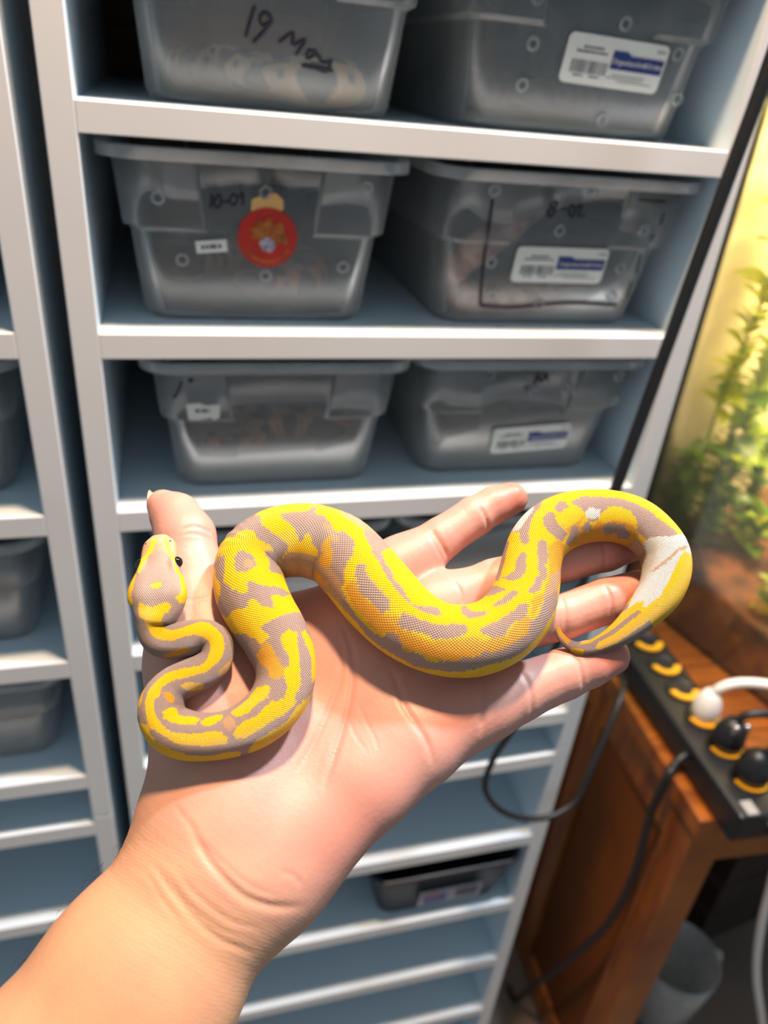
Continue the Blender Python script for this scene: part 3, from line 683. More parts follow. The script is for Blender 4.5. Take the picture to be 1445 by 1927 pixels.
def rcone(p, a, b, flat):
    """distance to a round cone from a to b (each xyz + radius), thickness along h divided by flat"""
    s = np.array([1, 1, flat], np.float32)
    A, B = a[:3] * s, b[:3] * s; r1, r2 = a[3], b[3]
    X = p[0][:, None, None] - A[0]; Y = p[1][None, :, None] - A[1]; Z = p[2][None, None, :] * flat - A[2]
    d = B - A; L = d @ d
    t = np.clip((X*d[0] + Y*d[1] + Z*d[2]) / L, 0, 1).astype(np.float32)
    q = np.sqrt((X - t*d[0])**2 + (Y - t*d[1])**2 + (Z - t*d[2])**2)
    return (q - (r1 + (r2 - r1)*t)) / (1 + .35*(flat - 1))
def smin(a, b, k):
    h = np.maximum(k - np.abs(a - b), 0) / k
    return np.minimum(a, b) - h*h*k*.25
def add(field, chain, flat, k):
    C = [loc(*p) for p in chain]; single = None
    for a, b in zip(C[:-1], C[1:]):
        m = .02
        l = np.minimum(a[:3] - a[3], b[:3] - b[3]) - m; h = np.maximum(a[:3] + a[3], b[:3] + b[3]) + m
        i0 = np.clip(((l - lo3) / VX).astype(int), 0, dims); i1 = np.clip(((h - lo3) / VX).astype(int) + 2, 0, dims)
        sl = tuple(slice(int(i0[i]), int(i1[i])) for i in range(3))
        d = rcone((gx[sl[0]], gy[sl[1]], gz[sl[2]]), a.astype(np.float32), b.astype(np.float32), flat)
        field[sl] = smin(field[sl], d, k)
BIG = np.float32(.05)
fp = np.full(dims, BIG, np.float32)
for c, fl in PALM: add(fp, c, fl, .010)
add(fp, THUMB[4:], 1.35, .012)
fa = np.full(dims, BIG, np.float32); add(fa, ARM, 1.32, .006); fp = smin(fp, fa, .022); del fa
ff = np.full(dims, BIG, np.float32)
for c in FING:
    t = np.full(dims, BIG, np.float32); add(t, c, 1.06, .0015); ff = smin(ff, t, .0020)
t = np.full(dims, BIG, np.float32); add(t, THUMB[:6], 1.12, .003); ff = np.minimum(ff, t); del t
SDF = smin(fp, ff, .012); del fp, ff
def surface_nets(D, lo, vx):
    ins = D < 0
    nx, ny, nz = D.shape
    c = np.zeros((nx-1, ny-1, nz-1), np.int8)
    for i in (0, 1):
        for j in (0, 1):
            for k in (0, 1): c += ins[i:nx-1+i, j:ny-1+j, k:nz-1+k]
    act = np.argwhere((c > 0) & (c < 8)); idx = -np.ones(c.shape, np.int64); idx[tuple(act.T)] = np.arange(len(act))
    acc = np.zeros((len(act), 3)); cnt = np.zeros(len(act))
    corner = [(i, j, k) for i in (0, 1) for j in (0, 1) for k in (0, 1)]
    for a in range(8):
        for b in range(a + 1, 8):
            ca, cb = np.array(corner[a]), np.array(corner[b])
            if np.abs(ca - cb).sum() != 1: continue
            da = D[tuple((act + ca).T)]; db = D[tuple((act + cb).T)]; m = (da < 0) != (db < 0)
            t = np.where(m, da / np.where(m, da - db, 1), 0)
            acc += np.where(m[:, None], ca + (cb - ca) * t[:, None], 0); cnt += m
    V = lo + vx * (act + acc / cnt[:, None])
    F = []
    for axis in range(3):
        e = [0, 0, 0]; e[axis] = 1
        s0 = ins[:nx-e[0], :ny-e[1], :nz-e[2]]; s1 = ins[e[0]:, e[1]:, e[2]:]
        ed = np.argwhere(s0 != s1); fl = s0[tuple(ed.T)]
        u, v = [q for q in range(3) if q != axis]
        ok = (ed[:, u] > 0) & (ed[:, v] > 0) & (ed[:, u] < D.shape[u]-1) & (ed[:, v] < D.shape[v]-1); ed = ed[ok]; fl = fl[ok]
        def g(du, dv):
            q = ed.copy(); q[:, u] -= du; q[:, v] -= dv; return idx[tuple(q.T)]
        quad = np.stack([g(1, 1), g(0, 1), g(0, 0), g(1, 0)], 1)
        fl2 = fl if axis != 1 else ~fl
        quad[~fl2] = quad[~fl2][:, ::-1]; F.append(quad)
    return V, np.concatenate(F)
HV, HF = surface_nets(SDF, lo3, VX)
ok = (HF >= 0).all(1); HF = HF[ok]
def topheight(a, b):
    """height of the hand's upper surface above the plane at local a,b (nan off the hand)"""
    i = int(round((a - lo3[0]) / VX)); j = int(round((b - lo3[1]) / VX))
    if not (0 <= i < dims[0] and 0 <= j < dims[1]): return float('nan')
    z = np.where(SDF[i, j] < 0)[0]
    return float(gz[z[-1]]) if len(z) else float('nan')
def quadmesh(name, V, F):
    me = bpy.data.meshes.new(name); me.vertices.add(len(V)); me.vertices.foreach_set('co', np.asarray(V, np.float32).ravel())
    me.loops.add(F.size); me.loops.foreach_set('vertex_index', F.ravel().astype(np.int32))
    me.polygons.add(len(F)); me.polygons.foreach_set('loop_start', (np.arange(len(F))*4).astype(np.int32))
    me.update(calc_edges=True); me.validate(); me.polygons.foreach_set('use_smooth', [True]*len(me.polygons)); return me
tmp = bpy.data.objects.new('tmp', quadmesh('tmp', HV, HF)); COL.objects.link(tmp)
md = tmp.modifiers.new('s', 'SUBSURF'); md.levels = 1; md.render_levels = 1
dg = bpy.context.evaluated_depsgraph_get(); hme = bpy.data.meshes.new_from_object(tmp.evaluated_get(dg)); bpy.data.objects.remove(tmp)
n = len(hme.vertices); co = np.empty(n*3, np.float32); hme.vertices.foreach_get('co', co); co = co.reshape(-1, 3).astype(float)
no = np.empty(n*3, np.float32); hme.vertices.foreach_get('normal', no); no = no.reshape(-1, 3).astype(float)
# creases and wrinkles: pixel polylines carried onto the skin (points given at the surface height)
CREASE = [  # (points, depth mm, width mm)
 ([(905, 950), (917, 968), (928, 985)], .55, .8), ([(812, 992), (826, 1012), (846, 1036)], .6, 1.0), ([(806, 998), (820, 1020), (836, 1042)], .4, .8),
 ([(1128, 1000), (1140, 1030), (1148, 1064)], .5, .8), ([(852, 1085), (868, 1112), (872, 1140)], .35, .7),
 ([(1138, 1092), (1152, 1124), (1158, 1160)], .5, .8), ([(1060, 1115), (1066, 1150), (1072, 1190)], .3, .8),
 ([(1085, 1225), (1096, 1256), (1106, 1290)], .5, .8), ([(982, 1258), (1000, 1295), (1006, 1340)], .5, .9), ([(905, 1280), (910, 1320), (906, 1375)], .6, 1.0),
 ([(345, 1010), (368, 998), (398, 1000)], .32, .7), ([(335, 1020), (362, 1012), (396, 1012)], .2, .6), ([(332, 1130), (370, 1140), (410, 1128)], .18, .8),
 ([(640, 1170), (658, 1210), (664, 1250), (660, 1300), (650, 1350), (630, 1420), (612, 1480)], .7, 1.1),
 ([(632, 1180), (642, 1220), (640, 1270), (620, 1330), (590, 1400), (560, 1450)], .5, 1.0),
 ([(735, 1255), (748, 1290), (760, 1330), (785, 1370), (805, 1405), (815, 1440)], .6, 1.1),
 ([(672, 1320), (690, 1360), (705, 1390), (715, 1420)], .14, .6), ([(655, 1350), (672, 1390), (690, 1415)], .14, .6), ([(600, 1330), (570, 1370), (545, 1400)], .12, .6),
 ([(372, 1560), (392, 1600), (425, 1645), (470, 1688), (520, 1706), (570, 1706)], .6, 1.2), ([(395, 1590), (430, 1625), (480, 1668), (530, 1688)], .22, .9),
 ([(300, 1628), (335, 1672), (375, 1722), (425, 1768), (480, 1795)], .42, 1.0), ([(325, 1640), (360, 1690), (410, 1738), (470, 1770)], .2, .8), ([(345, 1640), (390, 1690), (440, 1730), (500, 1750)], .18, .8),
 ([(380, 1570), (360, 1545), (340, 1520)], .2, .9), ([(285, 1640), (320, 1690), (360, 1745)], .14, .8), ([(570, 1668), (556, 1650), (530, 1640)], .2, .9)]
W = co @ BASIS + P0
pc_ = (W - CAM) @ RW.T; UV = np.stack([722.5 + FPX*pc_[:, 0]/pc_[:, 2], 963.5 + FPX*pc_[:, 1]/pc_[:, 2]], 1)
facing = no[:, 2] > .05                                     # only the palm side of the hand
disp = np.zeros(n); crs = np.zeros(n)
for pts, dep, wid in CREASE:
    C = np.array([(lambda q: (q[0], q[1]))(BASIS @ (palm(u, v, .012)[0] - P0)) for u, v in pts])
    Q, _, _ = spline(np.column_stack([C, np.zeros(len(C))]), 40); Q = Q[:, :2]
    lo_, hi_ = Q.min(0) - .005, Q.max(0) + .005
    m = np.where(facing & (co[:, 0] > lo_[0]) & (co[:, 0] < hi_[0]) & (co[:, 1] > lo_[1]) & (co[:, 1] < hi_[1]))[0]
    if not len(m): continue
    d2 = ((co[m, None, :2] - Q[None])**2).sum(2); j = d2.argmin(1); d = np.sqrt(d2.min(1))
    fade = np.minimum(1, np.minimum(j, 39 - j) / 8 + .15)
    g = np.exp(-(d / (wid*.001))**2) * fade
    bulge = np.exp(-((d - wid*.0022) / (wid*.0012))**2) * fade * .10
    disp[m] += (-g + bulge) * dep * .001; crs[m] = np.maximum(crs[m], g * min(1, dep))
# wrist and thumb wrinkles, soft tendons: low relief
la = co[:, 0] - (BASIS @ (palm(440, 1660, 0)[0] - P0))[0]
disp += np.where(facing, 1, 0) * .00002 * np.sin(co[:, 0]*1900 + 6*np.sin(co[:, 1]*60)) * np.exp(-((la + .012)/.016)**2)
co = co + no * disp[:, None]
hme.vertices.foreach_set('co', (co @ BASIS + P0).astype(np.float32).ravel())
# skin tone: 0 tan forearm .. 1 pink palm, redder at fingertips and over the mounds
tone = 1 / (1 + np.exp(-(la - .004) / .010))
red = np.zeros(n)
for u, v, rad, wgt in [(975, 935, 45, .9), (1195, 1030, 60, .8), (1200, 1110, 60, .7), (1160, 1232, 60, .9), (310, 950, 50, .15), (400, 1060, 40, .2), (790, 1060, 50, .6), (640, 1540, 120, .45), (480, 1520, 80, .35), (860, 1330, 80, .35), (905, 1290, 50, .4)]:
    red = np.maximum(red, wgt * np.exp(-((UV - np.array([u, v]))**2).sum(1) / rad**2))
ca = hme.color_attributes.new('skin', 'FLOAT_COLOR', 'POINT'); arr = np.ones((n, 4), np.float32)
arr[:, 0] = tone; arr[:, 1] = red; arr[:, 2] = crs; arr[:, 3] = np.exp(-((la + .014)/.024)**2); ca.data.foreach_set('color', arr.ravel())
hme.update()
def skin_material():
    m = bpy.data.materials.new('skin'); m.use_nodes = True; nt = m.node_tree; N = nt.nodes; L = nt.links; b = N['Principled BSDF']
    at = N.new('ShaderNodeAttribute'); at.attribute_name = 'skin'; sp = N.new('ShaderNodeSeparateColor'); L.new(at.outputs['Color'], sp.inputs[0])
    tc = N.new('ShaderNodeTexCoord')
    nz = N.new('ShaderNodeTexNoise'); nz.inputs['Scale'].default_value = 55; nz.inputs['Detail'].default_value = 4; L.new(tc.outputs['Object'], nz.inputs['Vector'])
    def mix(a, b_, f, blend='MIX'):
        x = N.new('ShaderNodeMix'); x.data_type = 'RGBA'; x.blend_type = blend
        for s, i in ((a, 6), (b_, 7)):
            if isinstance(s, tuple): x.inputs[i].default_value = s
            else: L.new(s, x.inputs[i])
        if isinstance(f, float): x.inputs[0].default_value = f
        else: L.new(f, x.inputs[0])
        return x.outputs[2]
    c = mix(lin(192, 147, 109), lin(198, 148, 133), sp.outputs[0])
    c = mix(c, lin(178, 104, 86), sp.outputs[1])
    mr = N.new('ShaderNodeMapRange'); mr.inputs[1].default_value = .35; mr.inputs[2].default_value = .7; mr.inputs[4].default_value = .35; L.new(nz.outputs['Fac'], mr.inputs[0])
    c = mix(c, lin(180, 120, 102), mr.outputs[0])
    L.new(c, b.inputs['Base Color']); b.inputs['Roughness'].default_value = .46; b.inputs['Specular IOR Level'].default_value = .4
    b.inputs['Subsurface Weight'].default_value = .12; b.inputs['Subsurface Radius'].default_value = (1.0, .35, .18); b.inputs['Subsurface Scale'].default_value = .003
    w1 = N.new('ShaderNodeTexWave'); w1.inputs['Scale'].default_value = 380; w1.inputs['Distortion'].default_value = 9; w1.inputs['Detail'].default_value = 2; w1.inputs['Detail Scale'].default_value = .25
    L.new(tc.outputs['Object'], w1.inputs['Vector'])
    n2 = N.new('ShaderNodeTexNoise'); n2.inputs['Scale'].default_value = 900; L.new(tc.outputs['Object'], n2.inputs['Vector'])
    ad = N.new('ShaderNodeMath'); ad.operation = 'MULTIPLY_ADD'; ad.inputs[1].default_value = .22; L.new(w1.outputs['Fac'], ad.inputs[0]); L.new(n2.outputs['Fac'], ad.inputs[2])
    vo = N.new('ShaderNodeTexVoronoi'); vo.inputs['Scale'].default_value = 520; L.new(tc.outputs['Object'], vo.inputs['Vector'])
    def mth(op, a, b_):
        x = N.new('ShaderNodeMath'); x.operation = op
        for s_, i in ((a, 0), (b_, 1)):
            if isinstance(s_, (int, float)): x.inputs[i].default_value = s_
            else: L.new(s_, x.inputs[i])
        return x.outputs[0]
    dt = N.new('ShaderNodeVectorMath'); dt.operation = 'DOT_PRODUCT'; dt.inputs[1].default_value = tuple(E1*5200 + E2*1500); L.new(tc.outputs['Object'], dt.inputs[0])
    n3 = N.new('ShaderNodeTexNoise'); n3.inputs['Scale'].default_value = 70; n3.inputs['Detail'].default_value = 3; L.new(tc.outputs['Object'], n3.inputs['Vector'])
    ln = mth('SINE', mth('ADD', dt.outputs['Value'], mth('MULTIPLY', n3.outputs['Fac'], 26.0)), 0)
    hh = mth('ADD', mth('ADD', ad.outputs[0], mth('MULTIPLY', vo.outputs['Distance'], -.6)), mth('MULTIPLY', mth('MULTIPLY', ln, at.outputs['Alpha']), .16))
    bp_ = N.new('ShaderNodeBump'); bp_.inputs['Strength'].default_value = .2; bp_.inputs['Distance'].default_value = .00025
    L.new(hh, bp_.inputs['Height']); L.new(bp_.outputs[0], b.inputs['Normal'])
    return m
hand = link('person', hme, None); hme.materials.clear(); hme.materials.append(skin_material())
tag(hand, 'bare forearm and open left hand, palm up, holding the yellow snake', 'person')
# thumb nail seen edge-on, a few forearm hairs and moles
pn, zn = palm(277, 950, .003); 
def nailmesh():
    V = []; F = []; a, b = 9, 7
    for i in range(a):
        for j in range(b):
            s = i/(a-1) - .5; t = j/(b-1) - .5
            V.append((s*.0075*(1 - 1.2*max(0, t)**2), t*.0095, .0030*(.25 - s*s)*2 - .0030*t*t - .0006))
    for i in range(a-1):
        for j in range(b-1): F.append((i*b+j, (i+1)*b+j, (i+1)*b+j+1, i*b+j+1))
    return mesh('thumb_nail', V, F, True)
nl = link('thumb_nail', nailmesh(), mat('nail', lin(228, 190, 150), .3), hand)
nl.modifiers.new('t', 'SOLIDIFY').thickness = .0006
upv = palm(300, 900, .004)[0] - palm(312, 960, .004)[0]; upv /= np.linalg.norm(upv)
outv = palm(240, 945, .000)[0] - palm(300, 945, .004)[0]; outv -= upv * (outv @ upv); outv /= np.linalg.norm(outv)
outv = outv*.85 - NH*.55; outv -= upv*(outv @ upv); outv /= np.linalg.norm(outv)
sdv = np.cross(upv, outv)
pn = palm(291, 946, -.0005)[0]
nl.matrix_world = Matrix(((sdv[0], upv[0], outv[0], pn[0]), (sdv[1], upv[1], outv[1], pn[1]), (sdv[2], upv[2], outv[2], pn[2]), (0, 0, 0, 1)))
M_hair = mat('arm_hair', lin(44, 34, 30), .5)
V = []; F = []
rg = random.Random(3)
for i in range(34):
    t = rg.random(); u = 232 - 205*t + rg.uniform(-6, 12); v = 1580 + 238*t + rg.uniform(-4, 8)
    a = palm(u, v, rg.uniform(-.004, .006))[0]; u2, v2 = u - rg.uniform(6, 20), v + rg.uniform(-6, 34)
    c = palm(u2, v2, rg.uniform(-.002, .008))[0]; mid = (a + c)/2 + NH*.002
    Q, _, _ = spline(np.array([a, mid, c]), 7); T, A, B = frames(Q); b0 = len(V)
    for k in range(7):
        r = .00007 * (1 - k/7.5)
        for q in range(3): V.append(Q[k] + r*(math.cos(2.094*q)*A[k] + math.sin(2.094*q)*B[k]))
    F += [(b0+k*3+q, b0+k*3+(q+1) % 3, b0+(k+1)*3+(q+1) % 3, b0+(k+1)*3+q) for k in range(6) for q in range(3)]
tag(link('arm_hair', mesh('arm_hair', V, F, True), M_hair, hand), None, kind='stuff')

# ------------------------------------------------------------------ the yellow snake
z1 = lambda x, y, w: (200 + x/2.89, 880 + y/2.89, w/2.89)
z2 = lambda x, y, w: (600 + x/2.007, 880 + y/2.007, w/2.007)
CTR = [z1(*p) for p in [(290, 372, 40), (291, 405, 78), (292, 440, 93), (292, 485, 99), (291, 540, 108), (287, 600, 133), (281, 660, 155), (277, 715, 159), (275, 765, 143), (268, 815, 118), (262, 870, 98), (290, 935, 92),
   (360, 945, 95), (450, 928, 99), (540, 915, 92), (595, 945, 87), (605, 990, 88), (597, 1045, 91), (543, 1098, 96), (450, 1142, 100), (362, 1188, 106), (312, 1255, 121), (298, 1330, 127), (340, 1410, 130), (425, 1452, 133), (540, 1464, 127),
   (675, 1445, 128), (797, 1393, 141), (908, 1298, 152), (968, 1180, 160), (972, 1060, 168), (917, 915, 181), (845, 795, 187), (785, 665, 194), (775, 560, 190), (800, 490, 190), (865, 440, 195), (955, 405, 201), (1085, 395, 206), (1205, 425, 207)]]
CTR += [z2(*p) for p in [(75, 315, 146), (140, 378, 148), (230, 485, 151), (335, 586, 144), (455, 645, 138), (580, 652, 138), (680, 615, 134), (750, 545, 131), (787, 445, 121), (803, 355, 111), (825, 288, 108), (875, 232, 108), (945, 197, 106), (1030, 182, 102), (1115, 185, 100), (1197, 211, 99), (1260, 260, 96), (1302, 318, 95), (1312, 388, 91), (1287, 468, 82), (1222, 550, 66), (1155, 614, 50), (1072, 664, 35), (1000, 686, 26), (942, 668, 20), (906, 628, 14), (901, 588, 9), (905, 564, 3)]]
CTR = np.array(CTR); NHEAD = 40
K = len(CTR)
HH = np.full(K, np.nan)
for i, (u, v, hw) in enumerate(CTR):
    z = .28; rm = hw * .272 / FPX
    p = BASIS @ (palm(u, v, .020)[0] - P0)
    hs = [topheight(p[0] + a*rm*.5, p[1] + b*rm*.5) for a in (-1, 0, 1) for b in (-1, 0, 1)]
    hs = [h for h in hs if h == h]
    if len(hs) >= 4: HH[i] = max(hs)
okk = ~np.isnan(HH); HH = np.interp(np.arange(K), np.arange(K)[okk], HH[okk])
for _ in range(3): HH = np.convolve(np.pad(HH, 1, 'edge'), [.25, .5, .25], 'valid')
flat_h = np.where(np.arange(K) < 9, .66, .92)               # head and neck are flatter than the trunk
HC = HH + CTR[:, 2] * .272 / FPX * flat_h - .0012
HC[:9] = max(HC[:9].max(), .026); HC[9] = (HC[8] + HC[10])/2
HC[:12] += np.linspace(.004, 0, 12)
for _ in range(2): HC = np.convolve(np.pad(HC, 1, 'edge'), [.25, .5, .25], 'valid')
PT = np.zeros((K, 5))
for i, (u, v, hw) in enumerate(CTR):
    p, z = palm(u, v, HC[i]); PT[i, :3] = p; PT[i, 3] = hw * z / FPX; PT[i, 4] = flat_h[i]
NR, NA = 1500, 128
Q, QI, QS = spline(PT, NR)
ker = np.exp(-np.linspace(-2, 2, 25)**2); ker /= ker.sum()
for c in range(5):
    Q[:, c] = np.where((np.arange(NR) > 14) & (np.arange(NR) < NR - 14), np.convolve(np.pad(Q[:, c], 12, 'edge'), ker, 'valid'), Q[:, c])
T_, SD, UP = frames(Q[:, :3], NH)
th = np.linspace(-math.pi, math.pi, NA + 1)                 # 0 = back, +-pi = belly
X = np.sin(th)[None, :] * Q[:, 3:4]
cs = np.cos(th)
belly = np.where(cs < 0, .86, 1.0)
Y = (cs * belly)[None, :] * (Q[:, 3] * Q[:, 4])[:, None]
hd = np.clip((8.5 - QI) / 2.5, 0, 1)[:, None]                # head: flat crown, brow ridges, flat chin
Y = Y * (1 - hd) + hd * np.sign(cs)[None] * (np.abs(cs)[None]**.72) * (Q[:, 3] * Q[:, 4] * .92)[:, None] * belly[None]
brow = np.exp(-((QI - 4.1) / .9)**2)[:, None] * np.exp(-((np.abs(th) - .95) / .3)**2)[None]
Y = Y + brow * .0012
groove = np.exp(-((QI - 6.6) / 1.6)**2)[:, None] * np.exp(-(th / .35)**2)[None]
Y = Y - groove * .0007
# fine loose-skin folds across the body where it bends hard
curv = np.linalg.norm(np.gradient(T_, axis=0), axis=1) / (QS[1] - QS[0]); curvv = np.cross(T_, np.gradient(T_, axis=0)) @ NH / (QS[1] - QS[0])
inner = np.clip(np.sign(curvv)[:, None] * -np.sin(th)[None], 0, 1) * np.clip(np.abs(curvv)[:, None] * Q[:, 3:4] - .55, 0, 1) * (QI > 11)[:, None]
fold = 1 + .018 * np.sin(QS / .0021 * 2 * math.pi)[:, None] * inner
SV = Q[:, None, :3] + SD[:, None] * (X*fold)[:, :, None] + UP[:, None] * (Y*fold)[:, :, None]
# scale lattice
NROW = 76
circ = 2 * math.pi * np.maximum(Q[:, 3], .0011)
ds = np.gradient(QS); b_ = np.cumsum(ds / (circ / NROW * .98))
LA = (th / (2*math.pi) * NROW)[None, :] + 0*b_[:, None]; LB = np.repeat(b_[:, None], NA + 1, 1)
pp, qq = np.floor(LA + LB), np.floor(LA - LB)
ca_, cb_ = (pp + qq + 1) / 2, (pp - qq) / 2                   # centre of the scale a vertex belongs to
ci = np.interp(cb_, b_, np.arange(NR)); cj = (ca_ / NROW + .5) * NA
# scale centre -> pixel (only where that side faces the camera; hidden sides borrow the edge of the seen side)
PXV = proj(SV)
view = CAM[None, None] - SV
NRM = SD[:, None]*np.sin(th)[None, :, None] + UP[:, None]*np.cos(th)[None, :, None]
seen = (view * NRM).sum(2) > .02 * np.linalg.norm(view, axis=2)
mid = NA // 2
jl = np.array([np.where(seen[i])[0].min() if seen[i].any() else mid for i in range(NR)]); jr = np.array([np.where(seen[i])[0].max() if seen[i].any() else mid for i in range(NR)])
ii = np.clip(np.round(ci), 0, NR-1).astype(int); jj = np.clip(np.round(cj), 0, NA).astype(int)
jc = np.clip(jj, jl[ii] + 2, jr[ii] - 2)
under = np.abs(jj - jc)                                     # how far below the seen edge, in vertices
PX = PXV[ii, jc]
def inpoly(P, poly):
    poly = np.asarray(poly, float); x, y = P[:, 0], P[:, 1]; r = np.zeros(len(P), bool); j = len(poly) - 1
    for i in range(len(poly)):
        xi, yi = poly[i]; xj, yj = poly[j]
        cnd = ((yi > y) != (yj > y)) & (x < (xj - xi) * (y - yi) / (yj - yi + 1e-12) + xi); r ^= cnd; j = i
    return r
IDX = QI[ii]
CLS = np.where(IDX < 31.2, 1, 0)                            # 0 yellow 1 grey 2 white 3 tan 4 orange
CLS = np.where(IDX > 60.2, 1, CLS)
def crop(s, ox, oy): return lambda pts: [(ox + x/s, oy + y/s) for x, y in pts]
c1, c2, c3, c4, c5, c6 = crop(6.568, 230, 1000), crop(4.129, 250, 1190), crop(4.817, 390, 930), crop(4.817, 600, 940), crop(5.208, 820, 920), crop(4.379, 980, 900)
